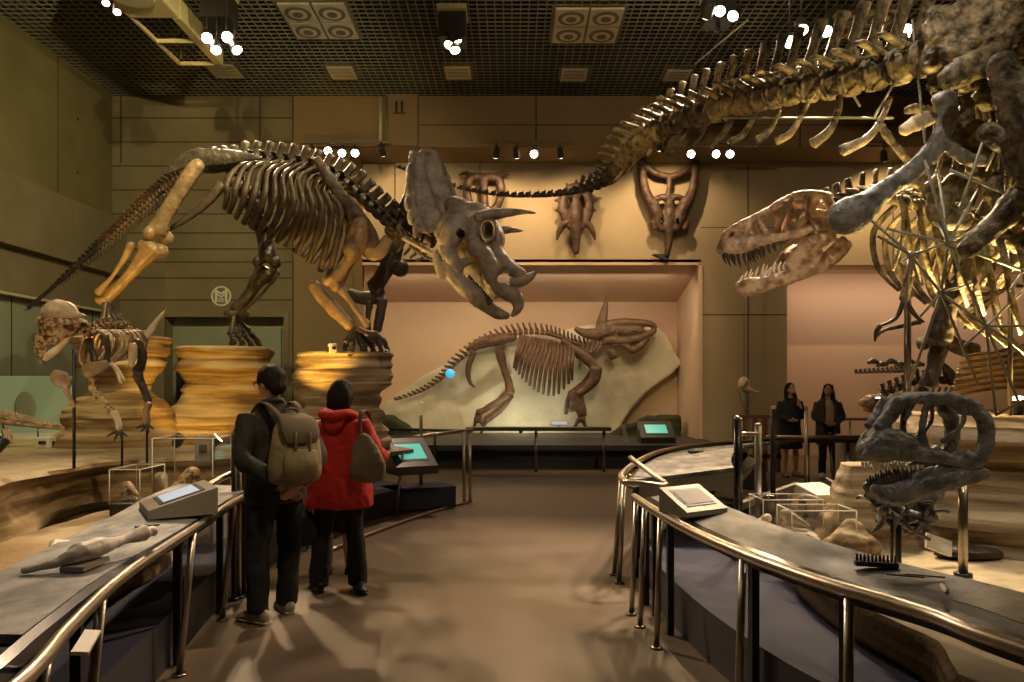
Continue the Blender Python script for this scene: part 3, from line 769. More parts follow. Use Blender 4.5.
for s in (-.2,.16):
    b=MB()
    pt(b,[(441,277,6,s-.05),(446,264,7,s-.06),(455,277,8.5,s-.04),(467,290,8.5,s-.02),(480,302,7.5,s*.7),(493,311,5,s*.3)],YK,.6,10,4)
    pt(b,[(440,270,5,s-.05),(437,255,5,s-.05),(446,250,4,s)],YK,.7,10,4)
    pt(b,[(462,278,4,s),(476,290,4,s*.8),(490,304,4,s*.5)],YK,.6,10,4)
    if s<0:
        pt(b,[(486,306,6),(497,313,6),(508,316,4)],YK,.9,10,3)
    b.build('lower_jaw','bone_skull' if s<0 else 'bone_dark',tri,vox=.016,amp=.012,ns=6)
for k in range(12):
    t=k/11; m=MB(); pt(m,[(470+t*22,276+t*24,1.6),(466+t*22,280+t*25,1.2)],YK-.15,.8,6,1); m.build('tooth','bone_brown',tri)
# hyoid bars and jaw struts picked out by the warm light
m=MB(); pt(m,[(404,238,2.6),(416,244,3),(430,252,3),(444,258,3)],YK+.1,.9,8,4); m.build('neck_bar','bone_skull',tri)
m=MB(); pt(m,[(410,246,1.6),(424,256,1.8),(440,262,1.6)],YK,.9,8,4); m.build('neck_bar','bone_brown',tri)
# mounting steel
for (px,py,y,px2,py2) in ((128,250,9.1,112,334),(350,290,8.85,356,352),(258,262,9.8,250,345)):
    pass
# ---- three pedestals ----
def pedestal(px0,px1,pyt,Y,zb,seed,label,mt,prof):
    a=P(px0,pyt,Y).x; b=P(px1,pyt,Y).x; c=(a+b)/2; r=(b-a)/2; rnd=random.Random(seed)
    poly=[(c+r*math.cos(2*PI*k/11)*rnd.uniform(.9,1.06), Y+r*.72*math.sin(2*PI*k/11)*rnd.uniform(.88,1.06)) for k in range(11)]
    o=strata('rock_pedestal',poly,zb,P(0,pyt,Y).z,mt,seed,prof=prof,inset=.085,dz=.025,step=.05,amp=.06)
    return tag(o,label,'rock pedestal','rock pedestals under the big horned skeleton')
pedestal(76,170,337,9.1,.86,3,'layered sandstone pedestal at far left, behind the domed skeleton','strata',[(0,.32),(.25,.18),(.45,-.10),(.62,-.10),(.78,.02),(1,.0)])
pedestal(176,271,347,9.75,.86,5,'layered sandstone pedestal in the middle with one hind foot on it','strata',[(0,.42),(.2,.28),(.45,-.14),(.62,-.14),(.8,-.02),(1,-.02)])
pedestal(289,391,353,9.1,.86,11,'layered sandstone pedestal behind the two visitors, both forefeet on it','strata_pale',[(0,.0),(.3,-.16),(.55,-.16),(.72,-.04),(1,0)])
# ================= the big carnivore =================
rex = thing('carnivore_skeleton','huge crouching meat-eater skeleton, open-jawed skull and long tail raised over the hall','dinosaur skeleton', P(960,400,5.6))
# tail: centreline (px,py,Y,half height px)
TR=[(925,58,6.0,17),(895,68,6.3,16),(865,76,6.6,15),(830,84,7.0,14),(795,90,7.4,13),(760,98,7.9,12),(725,107,8.4,11.5),(690,117,9.0,11),(660,130,9.6,10.5),(636,148,10.2,10),(618,168,10.8,8),(602,183,11.4,5.5),(575,192,12.0,3.4),(535,196,12.7,2.3),(490,194,13.3,1.7),(440,183,13.8,1.3),(395,166,14.3,.9)]
N=58; acc=[]
K=400; pts=[P(*interp(TR,k/K)[:3]) for k in range(K+1)]; L=[0]
for k in range(K): L.append(L[-1]+(pts[k+1]-pts[k]).length)
tot=L[-1]; ws=[lerp(.27,.105,(i/N)**.8) for i in range(N)]; sc=tot/sum(ws); s=0; k=0
for i in range(N):
    ln=ws[i]*sc; m_=s+ln/2; s+=ln
    while k<K-1 and L[k+1]<m_: k+=1
    tt=k/K; a=interp(TR,tt); p=pts[k]; d=pts[min(K,k+4)]-pts[max(0,k-4)]
    r=a[3]*a[2]/F*(.98 if i/N<.4 else .8)
    f=i/N
    up = max(0,lerp(.62,.2,min(1,f/.42))) if f<.5 else .03
    sdp= 1.15 if f<.5 else .25
    v=vertebra(p,d,ln,r,up,lean=.55,side=sdp,seg=10,bw=.36)
    if f<.45:
        dn=d.normalized()
        sd_=dn.cross(V(0,0,1)).normalized(); up_=sd_.cross(dn)
        for q in (-1,1): v.tube([p+up_*r*.8+dn*ln*.3*q, p+up_*r*1.9+dn*ln*.45*q],[(r*.22,ln*.1)]*2,6,ref=sd_,sub=1)
        # flared rims of the centrum
        for q in (-1,1):
            v.tube([p+dn*q*ln*.34,p+dn*q*ln*.42],[(r*1.16,r*1.16)]*2,12,ref=sd_,sub=1,dome=.1)
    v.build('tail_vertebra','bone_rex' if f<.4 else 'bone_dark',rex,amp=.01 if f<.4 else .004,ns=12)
# haemal spines hanging below (traced)
CH_=[[(889,98,4,0),(884,114,3.2,0),(870,136,4,-.1),(842,151,6.2,-.1)],
 [(840,96,4,0),(838,112,3.5,0),(830,130,4,0),(813,144,5.8,0)],
 [(806,104,3.5,0),(800,118,3.2,0),(790,134,3.4,0),(776,141,4.4,0)],
 [(779,110,3,0),(774,122,3,0),(766,134,3.4,0),(757,140,4,0)],
 [(755,112,3,0),(750,124,3,0),(742,136,3.2,0),(729,142,3.6,0)],
 [(732,114,3,0),(728,126,3,0),(718,140,3.2,0),(710,146,3.2,0)],
 [(707,118,2.8,0),(703,130,2.6,0),(696,142,2.8,0),(690,148,2.8,0)],
 [(688,122,2.6,0),(682,136,2.4,0),(674,148,2.6,0),(669,156,2.6,0)],
 [(672,126,2.4,0),(668,140,2.2,0),(662,152,2.2,0)],
 [(656,136,2.2,0),(652,146,2,0),(648,156,2,0)],
 [(642,150,2.2,0),(636,160,2,0),(628,172,2,0)],[(630,160,2.2,0),(624,170,2,0),(614,182,1.6,0)]]
def ynear(px):
    for a,b in zip(TR,TR[1:]):
        if b[0]<=px<=a[0]: return lerp(a[2],b[2],(a[0]-px)/(a[0]-b[0]))
    return 10
for c in CH_:
    m=MB(); pt(m,c,ynear(c[0][0]),.6,9,4); m.build('chevron','bone_rex',rex,amp=.006,ns=10)
# tie rods along the tail
for a,b in (((724,81,8.35),(915,49,6.0)),((724,118,8.3),(893,118,6.3)),((640,140,10),(724,81,8.35)),((618,160,10.7),(700,112,8.9))):
    m=MB(); m.tube([P(*a),P(*b)],.010,6,sub=1); m.build('tie_rod','steel_rod',rex)
for a,b in (((748,20,8.2),(695,64,8.9)),((838,62,6.9),(806,106,7.2)),((912,52,6.1),(874,118,6.4)),((769,75,7.7),(764,100,7.8)),((850,90,6.8),(860,106,6.8)),((912,20,6.1),(928,170,5.9)),((1010,20,5.6),(1016,130,5.4))):
    m=MB(); m.tube([P(*a),P(*b)],.010,6,sub=1); m.build('tie_rod','steel_rod',rex)
# skull and jaws
YR=8.0
def side(sp_list, s, name, m, vox=.013, amp=.009, cut=None, extra=None):
    b=MB()
    for sp in sp_list:
        pts_=[];rs=[]
        for (px,py,w,hwid) in sp:
            q=P(px,py,YR); pts_.append(V(q.x,YR+s*hwid,q.z)); ww=w*YR/F; rs.append((ww*.75,ww))
        b.tube(pts_,rs,10,sub=4)
    if extra: extra(b,s)
    return b.build(name,m,rex,vox=vox,amp=amp,ns=9,cut=cut)
UP=[[(721,248,6,.05),(732,247,9,.09),(745,245,8.5,.13),(758,243,5.5,.17),(772,241,4.5,.2),(788,238,5,.24),(802,234,4,.27),(814,233,4,.29)],
    [(722,243,3.5,.04),(727,233,3.4,.05),(738,227,4.5,.07),(750,221,4.2,.09),(762,215,4,.1),(775,207,4.2,.11),(786,201,5,.13)],
    [(733,236,3.5,.08),(741,237,5.5,.1),(744,242,5,.12)],[(755,221,4,.1),(758,230,3.2,.13),(762,240,3.5,.17)],
    [(747,224,4,.1),(744,230,3.6,.1)],
    [(782,205,5,.15),(784,215,3.6,.19),(785,226,4,.22),(790,237,4.5,.25)],
    [(788,200,5,.15),(800,199,4.5,.2),(811,200,4.5,.24),(820,204,5,.26)],
    [(801,202,4.2,.22),(797,213,3.2,.25),(792,226,3.4,.27),(788,234,3.5,.26)],
    [(816,203,4.6,.26),(821,214,5,.28),(821,226,5,.29),(817,236,5,.29)],
    [(806,216,2.4,.26),(812,220,3.5,.28),(820,221,4,.28)]]
for s in (-1,1):
    side(UP,s,'skull_side','bone_tan')
b=MB()
for sp in ([(724,238,5,0),(738,228,6,0),(752,220,6,0),(768,211,6.5,0),(786,201,7,0),(803,199,7,0),(818,204,8,0)],):
    pts_=[P(x,y,YR) for x,y,w,_ in sp]; rs=[(.05+.009*i*2, w*YR/F*.45) for i,(x,y,w,_) in enumerate(sp)]
    b.tube(pts_,rs,12,sub=4)
pt(b,[(812,208,8),(822,216,8),(824,230,6)],YR,2.2,12,3); b.ball(P(813,195,YR-.1),(.035,.05,.05))
b.build('skull_roof','bone_tan',rex,vox=.014,amp=.008,ns=10)
LO=[[(738,286,5,.04),(746,287,8.5,.07),(762,285,7.5,.12),(780,280,7.5,.17),(797,274,7.5,.21),(812,268,8,.25),(826,259,7,.28),(836,248,5,.29)],
    [(782,270,5,.17),(790,258,7,.2),(800,250,8.5,.23),(812,244,8,.27),(822,238,6,.29)],[(795,266,8,.21),(806,260,8,.24)],
    [(812,262,3.5,.27),(824,250,3,.29),(832,244,4,.29)]]
for s in (-1,1): side(LO,s,'lower_jaw','bone_tan')
for s in (-1,1):
    up=[(725,255,9),(730,257,10),(736,258,8),(741,257,11),(747,256,9),(752,254,9),(757,252,10),(763,250,7),(768,248,7),(773,246,6),(779,244,5)]
    for i,(x,y,l) in enumerate(up):
        hw=lerp(.05,.19,i/10); q=P(x,y-3,YR); k=YR/F
        a=V(q.x,YR+s*hw,q.z); m=MB(); m.tube([a,a+V(.01*i/10,0,-l*.5*k),a+V(.03,0,-(l+2)*k)],[.022,.017,.004],8,sub=3,dome=.2); m.build('tooth','tooth_dark',rex)
    lo=[(742,281,6),(747,280,9),(753,278,6),(759,276,10),(764,275,5),(769,273,9),(774,272,7),(779,270,7),(784,268,5)]
    for i,(x,y,l) in enumerate(lo):
        hw=lerp(.06,.16,i/8); q=P(x,y+2,YR); k=YR/F
        a=V(q.x,YR+s*hw,q.z); m=MB(); m.tube([a,a+V(0,0,l*.6*k),a+V(.03,0,(l+3)*k)],[.019,.015,.004],8,sub=3,dome=.2); m.build('tooth','tooth_white',rex)
# neck
NK=[(826,212,7.95,7),(842,206,7.8,8),(860,199,7.6,9),(880,196,7.3,10),(902,199,7.0,11),(925,206,6.7,12),(950,216,6.5,13),(978,228,6.3,14),(1008,240,6.1,15),(1040,252,6.0,16)]
for i in range(15):
    t=(i+.5)/15; a=interp(NK,t); b_=interp(NK,min(1,t+.03)); p=P(*a[:3]); d=P(*b_[:3])-p
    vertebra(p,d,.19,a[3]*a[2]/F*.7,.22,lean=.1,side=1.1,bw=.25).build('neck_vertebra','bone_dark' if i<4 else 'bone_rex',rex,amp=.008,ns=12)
    if i>5:
        s_=[p+V(0,-.08,-.05),p+V(-.1,-.3,-.25),p+V(-.05,-.32,-.6),p+V(.1,-.2,-.85)]
        for q in (-1,1):
            m=MB(); m.tube([V(v.x,p.y+(v.y-p.y)*-q,v.z) for v in s_],[(.022,.03),(.02,.032),(.018,.03),(.012,.02)],8,sub=4); m.build('rib','bone_rex',rex)
# hips
def blade(sp,Y,name,m,fl=.3,vox=.018,amp=.02,ns=6): 
    b=MB()
    for q in sp: pt(b,q,Y,fl,12,4)
    return b.build(name,m,rex,vox=vox,amp=amp,ns=ns)
blade([[(930,40,14),(946,28,24),(962,34,30),(985,22,34),(1020,8,36),(1060,0,34)]],5.55,'ilium','bone_rex',.22,.016,.045,7)
blade([[(930,40,14),(946,28,24),(962,34,30),(985,22,34),(1020,8,36),(1060,0,34)]],6.15,'ilium','bone_rex',.22)
for i in range(6):
    x=934+i*22; b=MB(); pt(b,[(x,62-i*4,14),(x+2,40-i*4,10),(x+4,12-i*4,12)],5.85,.9,10,3); pt(b,[(x-8,66-i*4,9),(x+8,64-i*4,9)],5.85,1.2,10,2)
    b.build('sacral_vertebra','bone_rex',rex,vox=.02,amp=.022,ns=8)
blade([[(945,82,12),(960,72,14),(985,62,15),(1003,52,13)]],5.4,'femur_head','bone_rex',.8)
blade([[(1000,60,14),(1012,90,18),(1024,130,19),(1040,180,20)]],5.2,'femur','bone_rex',.9)
blade([[(1040,180,18),(1015,205,15),(990,228,12),(966,250,10)]],5.3,'tibia','bone_rex',.9)
for dy in (-.12,.16):
    blade([[(944,96,15,0),(947,112,11,0),(944,132,10,0),(930,155,9.5,0),(908,174,9.5,0),(885,190,10,0),(870,203,13,0),(856,212,18,0),(842,219,17,0),(834,223,12,0)],
       [(944,140,8,0),(965,158,7,0),(985,162,6,0)]],5.8+dy,'pubis','bone_pubis',.55,.016,.016,9)
b=MB(); b.slab([P(948,118,5.78),P(990,120,5.78),P(988,158,5.78),P(950,156,5.78),P(944,140,5.78)],(0,.05,0)); b.build('obturator_plate','bone_rex',rex,vox=.02,amp=.02,ns=8)
for i,sp_ in enumerate(([(928,60,6),(936,72,9),(932,88,6)],[(955,74,8),(968,84,9),(980,82,6)],[(975,96,6),(990,104,9),(1006,100,7)],[(962,96,5),(968,108,7),(960,118,5)],[(985,150,8),(975,165,9),(982,178,6)],[(905,112,4),(920,108,6),(934,112,4)],[(1000,176,7),(990,190,9),(1000,206,7)],[(938,178,5),(928,190,7),(934,204,5)])):
    blade([sp_],5.9+.1*(i%3),'hip_fragment','bone_rex',.7,.013,.022,10)
for i in range(6):
    m=MB(); pt(m,[(930+i*15,84+i*4,2.5),(938+i*14,108+i*6,2.2),(932+i*15,140+i*7,1.8)],6.15,.8,7,4); m.build('side_strut','bone_rex',rex,amp=.01,ns=12)
blade([[(902,132,6),(916,124,8),(932,116,7)]],6.0,'ischium','bone_cream',.6)
blade([[(914,170,4),(898,150,5),(884,130,5),(878,120,4)]],6.3,'ischium','bone_rex',.5)
blade([[(960,180,10),(948,192,12),(938,206,13),(950,220,12),(968,222,9)]],5.9,'ankle_block','bone_rex',.8)
blade([[(985,130,10),(1003,142,12),(1024,148,14)],[(1003,142,8),(1015,165,9),(1030,175,10)]],5.2,'fibula','bone_rex',.8)
blade([[(905,170,8),(925,184,9),(940,186,8)]],6.2,'gastralia','bone_rex',.6)
for i in range(7):
    m=MB(); pt(m,[(900+i*16,196+i*4,3),(905+i*17,220+i*4,3),(900+i*18,248+i*3,2.5),(893+i*18,270+i*3,2)],6.6,.8,8,4); m.build('rib','bone_rex',rex,amp=.01,ns=8)
for i in range(8):
    m=MB(); pt(m,[(940+i*11,100+i*3,3.5),(948+i*12,125+i*5,3.5),(942+i*13,160+i*6,3),(930+i*14,190+i*5,2.5)],6.4,.8,8,4); m.build('rib','bone_rex',rex,amp=.012,ns=8)
# arm reaching down, hind foot below
blade([[(914,262,5),(908,280,4.5),(904,300,5)]],6.2,'humerus','bone_rex',.8,.012,.006)
for (a,b_,c) in (((904,300),(896,318),(880,326)),((906,302),(916,316),(924,322)),((880,326),(876,332),(875,341))):
    m=MB(); pt(m,[(a[0],a[1],3),(b_[0],b_[1],2.2),(c[0],c[1],1.2)],6.2,.8,8,4); m.build('finger','bone_brown',rex)
blade([[(985,262,14),(960,285,12),(946,310,11),(940,340,12)]],6.4,'shin','bone_dark',.8)
blade([[(940,340,10),(935,365,8),(930,385,9)]],6.5,'metatarsal','bone_dark',.8)
# steel space frame carrying the skeleton
N1,N2,N3,N4=(948,243),(911,255),(941,293),(986,326)
fr = thing('support_frame','triangulated steel rod frame carrying the big skeleton above the rock at right','support frame',P(970,405,5.5))
RD=[(N1,N2,0),(N1,N3,0),(N1,N4,.0),(N1,(1034,275),0),(N2,N3,0),(N3,(906,395),0),(N3,(978,385),0),(N3,(921,316),.2),(N3,(975,283),.2),(N3,N4,0),(N4,(1040,326),0),(N4,(1040,360),0),(N4,(964,346),0),(N4,(1020,405),0),(N4,(996,415),0),(N4,(1024,290),.2),
    (N1,(1034,190),0),(N1,(978,190),.1),(N1,(938,170),.1),(N1,(888,229),0),(N1,(930,210),.2),(N2,(872,221),0),(N2,(878,236),-.1),(N2,(902,262),.1),(N2,(921,290),0),(N2,(905,310),.2),
    ((1024,400),(996,415),0),((950,170),(1012,196),-.1),((986,170),(1000,140),-.1),((990,120),(960,210),-.1),((925,160),(948,243),-.1),((1010,290),(1024,270),0)]
for a,b_,dy in RD:
    p=P(a[0],a[1],5.45); q=P(b_[0],b_[1],5.6+dy*3)
    if b_ in (N2,N3,N4): q=P(b_[0],b_[1],5.45)
    m=MB(); m.tube([p,q],.0105,7,sub=1); m.build('rod','steel_rod',fr)
for n_ in (N1,N2,N3,N4): MB().ball(P(*n_,5.45),.03).build('node','steel_rod',fr)
for (x,yt,yb,Y) in ((909,250,409,6.3),(906,300,413,6.9),(1010,250,409,6.2)):
    m=MB(); m.cyl(P(x,yt,Y),V(P(x,yt,Y).x,Y,1.3),.018); m.build('upright','steel_dark',fr)
# ================= helpers for curved desks =================
def curve(pts, n=48):
    out=[]; 
    for k in range(n+1): out.append(Vector((*interp([tuple(p) for p in pts],k/n)[:2],0)) if len(pts[0])>2 else Vector((interp([tuple(p)+(0,) for p in pts],k/n)[0],interp([tuple(p)+(0,) for p in pts],k/n)[1],0)))
    return out
def offset(c, d):
    out=[]
    for i,p in enumerate(c):
        t=(c[min(i+1,len(c)-1)]-c[max(i-1,0)]).normalized(); out.append(p+Vector((-t.y,t.x,0))*d)
    return out
def strip(c, d0, d1, z0, z1, th):        # band between two offsets, sloping z0->z1
    n=len(c); fo=lambda d:[offset(c,d(i/(n-1)))[i] for i in range(n)] if callable(d) else offset(c,d)
    a=fo(d0); b=fo(d1); m=MB(); n=len(c); vs=[]
    for i in range(n):
        vs += [a[i]+V(0,0,z0), b[i]+V(0,0,z1), b[i]+V(0,0,z1-th), a[i]+V(0,0,z0-th)]
    fs=[(0,1,2,3),(4*n-4,4*n-1,4*n-2,4*n-3)]
    for i in range(n-1):
        for k in range(4): fs.append((4*i+k,4*i+(k+1)%4,4*i+4+(k+1)%4,4*i+4+k))
    m.add(vs,fs); return m
def pipe(c, d, z, r, **k):
    m=MB(); m.tube([p+V(0,0,z) for p in offset(c,d)],r,12,ref=(0,0,1),sub=1,dome=.8); return m
# ---------------- left island ----------------
LC = curve([(-1.20,1.2),(-1.33,2.0),(-1.48,2.49),(-1.66,3.22),(-1.83,4.45),(-1.95,5.3),(-2.0,6.3),(-1.92,7.4),(-1.68,8.5),(-1.25,9.35)],60)
# travelling away from the camera: +offset is to the left (island side)
pl=[(p.x,p.y) for p in offset(LC,.16)]
poly = pl+[(-1.5,9.9),(-2.4,11.2),(-5.0,12.0),(-7.75,12.0),(-7.75,1.2)]
MBo=MB(); MBo.prism(poly[::1],.0,.30); o=MBo.build('display_plinth','lilac',smooth=False); o.data.materials.append(MATS['plinth_dark'])
for p in o.data.polygons:
    if p.normal.z<.5: p.material_index=1
tag(o,'low dark-sided plinth with lilac top under the rock display at left','plinth')
rock=[(-3.35,1.7),(-3.3,3.0),(-3.45,4.4),(-3.75,5.4),(-3.9,6.3),(-3.75,7.0),(-3.0,7.45),(-2.5,8.0),(-2.15,9.0),(-2.3,10.2),(-3.2,11.2),(-5.5,11.6),(-7.3,11.6),(-7.3,1.7)]
o=strata('rock_outcrop',rock,.30,.90,'strata',21,prof=[(0,.12),(.5,.03),(1,-.02)],inset=.10,dz=.03,step=.1,amp=.09,top='sand')
tag(o,'long layered sandstone outcrop with sandy top along the left side','rock')
o=strata('rock_ledge',[(-2.35,2.3),(-2.3,3.2),(-2.42,4.4),(-2.6,5.6),(-3.4,6.2),(-3.2,2.3)],.30,.56,'strata',77,inset=.05,dz=.02,step=.05,amp=.05)
tag(o,'low yellow sandstone ledge showing under the left foreground desk','rock ledge')
# low wall of rock seen below the desk
# desk
dk=thing('display_desk','long curved grey graphic desk with navy edge and steel handrail in the left foreground','display desk',(-1.6,3.2,0.0))
half=LC[:38]; near_=lambda t: lerp(.17,.05,min(1,t*1.6)); far_=lambda t: lerp(.29,.62,t)
strip(half[12:],lambda t: near_(.3+t*.7),lambda t: far_(.3+.7*t),.815,.845,.03).build('desk_top','desk_grey',dk,smooth=False)
strip(half[:12],lambda t: near_(t*.3),lambda t: far_(t*.3),.80,.83,.03).build('end_board','navy',dk,smooth=False)
strip(half,lambda t: near_(t)-.035,near_,.80,.812,.05).build('edge_trim','navy',dk,smooth=False)
strip(half,.15,.34,.77,.78,.03).build('desk_tray','black',dk,smooth=False)
pipe(half,0,.80,.024).build('handrail','steel',dk)
def legs(root, c, idx, z, lean, d_out=0.0, m='steel', black_d=.12, floor=0.0, blackm='black'):
    for i in idx:
        t=(c[min(i+1,len(c)-1)]-c[i-1]).normalized(); nrm=Vector((-t.y,t.x,0)); p=c[i]+nrm*d_out
        b=MB(); b.tube([p+V(0,0,z), p+t*lean+nrm*.06+V(0,0,floor)],[.019,.019],10,sub=1,dome=0); b.build('leg',m,root)
        b=MB(); b.cyl(p+t*lean+nrm*.06+V(0,0,floor),p+t*lean+nrm*.06+V(0,0,floor+.012),.04); b.build('foot_plate','steel_dark',root)
        if black_d:
            q=c[i]+nrm*black_d+t*.12; b=MB(); b.box((q.x,q.y,(z+floor)/2-.02),(.04,.04,z-floor-.04),Euler((0,0,math.atan2(t.y,t.x)))); b.build('post',blackm,root,smooth=False)
            b=MB(); b.tube([p+V(0,0,z-.01),q+V(0,0,z-.06)],.012,8,sub=1,dome=0); b.build('arm',m,root)
legs(dk,LC,[9,17,25,32],.79,-.05)
# second stretch, behind the visitors
dk2=thing('display_desk','short curved desk end with pale top behind the visitor in red','display desk',(-1.7,8.4,0))
h2=LC[44:61]
strip(h2,.03,.42,.82,.90,.03).build('desk_top','desk_grey',dk2,smooth=False)
strip(h2,-.01,.035,.815,.825,.05).build('edge_trim','steel',dk2,smooth=False)
legs(dk2,LC,[46,53,58],.79,-.06,black_d=0)
p=thing('handrail','short high steel handrail on two posts closing the left island','handrail',(-.8,9.9,0))
a=P(415,437,9.75); b=P(472,430,10.3)
MB().tube([a,b],.028,10,sub=1).build('rail','steel',p)
for q,(xx,yy) in enumerate(((464,10.2),(470,10.3))):
    c=P(xx,431,yy); MB().cyl(V(c.x,c.y,0),c,.022).build('post','steel',p)
c=P(421,415,9.8); MB().cyl(V(c.x,c.y,0),c,.022).build('post','steel_dark',p)
m=MB(); m.tube([V(-1.75,7.2,.02),V(-1.5,8.05,.02),V(-1.05,9.3,.02),V(-.6,10.2,.02)],.018,8,sub=4); m.build('floor_rail','steel',p)
MB().box((-1.25,9.75,.16),(.9,.5,.28),Euler((0,0,.5)),.01).build('skirting_panel','lilac',p,smooth=False)
# kiosk boxes
def kiosk(name,label,c,yaw,w,d,h0,h1,m,scr,fr='black'):
    t=thing(name,label,'information screen',c); R=Euler((0,0,yaw)).to_matrix(); c=Vector(c)
    pr=[(-d/2,0),(d/2,0),(d/2,h1),(-d/2,h0)]
    b=MB(); L=[c+R@V(-w/2,y,z) for y,z in pr]; b.slab(L,R@V(w,0,0)); b.build('case','%s'%m,t,smooth=False)
    def top(u,v,o): 
        y=-d/2+v*d; return c+R@V(u*w/2,y,lerp(h0,h1,v)+o)
    b=MB(); b.slab([top(-.72,.18,.001),top(.72,.18,.001),top(.72,.84,.001),top(-.72,.84,.001)],(0,0,.004)); b.build('bezel',fr,t,smooth=False)
    b=MB(); b.slab([top(-.64,.24,.006),top(.64,.24,.006),top(.64,.76,.006),top(-.64,.76,.006)],(0,0,.003)); b.build('screen',scr,t,smooth=False)
    return t
q=P(178,503,4.55)
kiosk('information_kiosk','pale wedge-shaped kiosk with a lit bluish screen on the left desk',(q.x,q.y,.835),-1.0,.44,.38,.05,.16,'kiosk','screen')
q=P(404,480,8.8)
t=kiosk('information_kiosk','dark kiosk with a teal lit screen low beside the left desk end',(q.x,q.y+.55,.52),.5,.55,.5,.10,.42,'kiosk_dark','screen_teal')
# bone casts on the left desk
q=P(88,556,3.2); z=.9
t=thing('bone_cast','pale cast of a knobbly limb bone lying on the left graphic desk','bone cast',(q.x,q.y,.83))
b=MB(); o_=V(q.x-.02,q.y,.875)
b.tube([o_+V(-.13,-.20,-.02),o_+V(-.06,-.14,-.01),o_+V(0,-.05,.01),o_+V(.03,0.05,.02),o_+V(.06,.2,.02),o_+V(.10,.33,.03)],[.016,.018,.036,.045,.022,.042],12,sub=4)
b.ball(o_+V(.0,-.02,.02),(.055,.05,.04)); b.ball(o_+V(.12,.36,.03),(.03,.03,.025)); b.ball(o_+V(.075,.36,.03),(.025,.03,.025))
b.build('bone_shaft','pale_cast',t,vox=.008,amp=.004,ns=20)
m=MB(); m.box(o_+V(.02,-.02,-.035),(.1,.2,.02)); m.build('mount','kiosk',t,smooth=False)
q=P(147,524,4.0); m=MB(); m.box((q.x,q.y,.85),(.03,.12,.01),Euler((.0,.0,-.9)),.003); tag(m.build('pen_tray','kiosk_dark',smooth=False),'small dark slot tray on the left desk near the kiosk','tray')
q=P(24,546,3.3); m=MB(); m.box((q.x-.03,q.y+.3,.78),(.1,.14,.12),Euler((.3,.2,.5)),.02); m.build('x','case_white',smooth=False)
o=bpy.data.objects['x']; o.name='label_block'; tag(o,'small white block on the rock edge beyond the left desk','label holder')
q=P(80,600,2.35)
m=MB(); m.box((q.x+.02,q.y,.79),(.05,.22,.012),Euler((0,.15,.35)),.002); tag(m.build('caption_plate','case_white',smooth=False),'slim pale caption plate clipped inside the left handrail','label')
# left acrylic cases with fossils
def acrylic(label,x0,x1,y0,y1,z0,z1,base=.04,bm='case_white'):
    t=thing('acrylic_case',label,'display case',((x0+x1)/2,(y0+y1)/2,z0))
    MB().bb(x0,x1,y0,y1,z0,z0+base).build('base',bm,t,smooth=False)
    m=MB(); e=.005
    for (a,b,c,d) in ((x0,x1,y0,y0+e),(x0,x1,y1-e,y1),(x0,x0+e,y0+e,y1-e),(x1-e,x1,y0+e,y1-e)): m.bb(a,b,c,d,z0+base,z1)
    m.bb(x0,x1,y0,y1,z1,z1+e); m.build('cover','acrylic',t,smooth=False)
    m=MB(); r=.004
    cs=[(x0,y0),(x1,y0),(x1,y1),(x0,y1)]
    for k in range(4):
        a=cs[k]; b=cs[(k+1)%4]; m.cyl((*a,z1),(*b,z1),r,6); m.cyl((*a,z0+base),(*a,z1),r,6)
    m.build('edge_strip','case_white',t)
    return t
def small_skull(label,c,s,m='bone_cream',yaw=0,name='fossil_skull',cat='fossil skull'):
    t=thing(name,label,cat,c); b=MB(); c=Vector(c); R=Euler((0,0,yaw)).to_matrix()
    f=lambda x,y,z: c+R@V(x*s,y*s,z*s)
    b.tube([f(-.5,0,.25),f(-.25,0,.36),f(.05,0,.5),f(.35,0,.62),f(.5,0,.6)],[.06*s,.12*s,.19*s,.24*s,.14*s],10,ref=R@V(0,1,0),sub=3)
    b.tube([f(.2,-.18,.4),f(.4,-.2,.3),f(.45,-.15,.12)],.06*s,8,sub=2); b.tube([f(.2,.18,.4),f(.4,.2,.3),f(.45,.15,.12)],.06*s,8,sub=2)
    k=MB(); k.ball(f(.12,-.2,.56),.1*s); k.ball(f(.12,.2,.56),.1*s); k.ball(f(-.3,-.1,.36),.05*s)
    b.build('cranium',m,t,vox=.045*s,amp=.02*s,ns=6/s,cut=k)
    b=MB()
    for q in(-1,1): b.tube([f(-.42,.03*q,.06),f(-.1,.12*q,.08),f(.25,.18*q,.12),f(.45,.17*q,.2)],.05*s,8,sub=3)
    b.build('lower_jaw',m,t,vox=.045*s)
    return t
Z1=.90
acrylic('black-based clear case with small fossils behind the left kiosk',P(113,0,5.6).x,P(143,0,5.6).x,5.55,5.95,.30,.98,.42,'black')
acrylic('clear case with a dark claw fossil beyond the left kiosk',P(143,0,5.9).x,P(205,0,5.9).x,6.05,6.45,.62,1.18,.04)
m=MB(); m.bb(P(150,0,5.9).x,P(203,0,5.9).x,6.1,6.4,.30,.618); tag(m.build('case_pedestal','kiosk',smooth=False),'plain block carrying the clear case with the claw fossil','pedestal')
small_skull('small orange-tinged fossil skull in the black-based case',(P(128,0,5.7).x,5.75,.725),.17,'bone_tan',2.6)
small_skull('small dark and white fossil skull in the clear case beyond the left kiosk',(P(181,0,6.2).x,6.25,.665),.3,'bone_mottled',1.2)
small_skull('pale small skull cast standing in the left clear case',(P(160,0,6.2).x,6.25,.665),.25,'bone_cream',2.2)
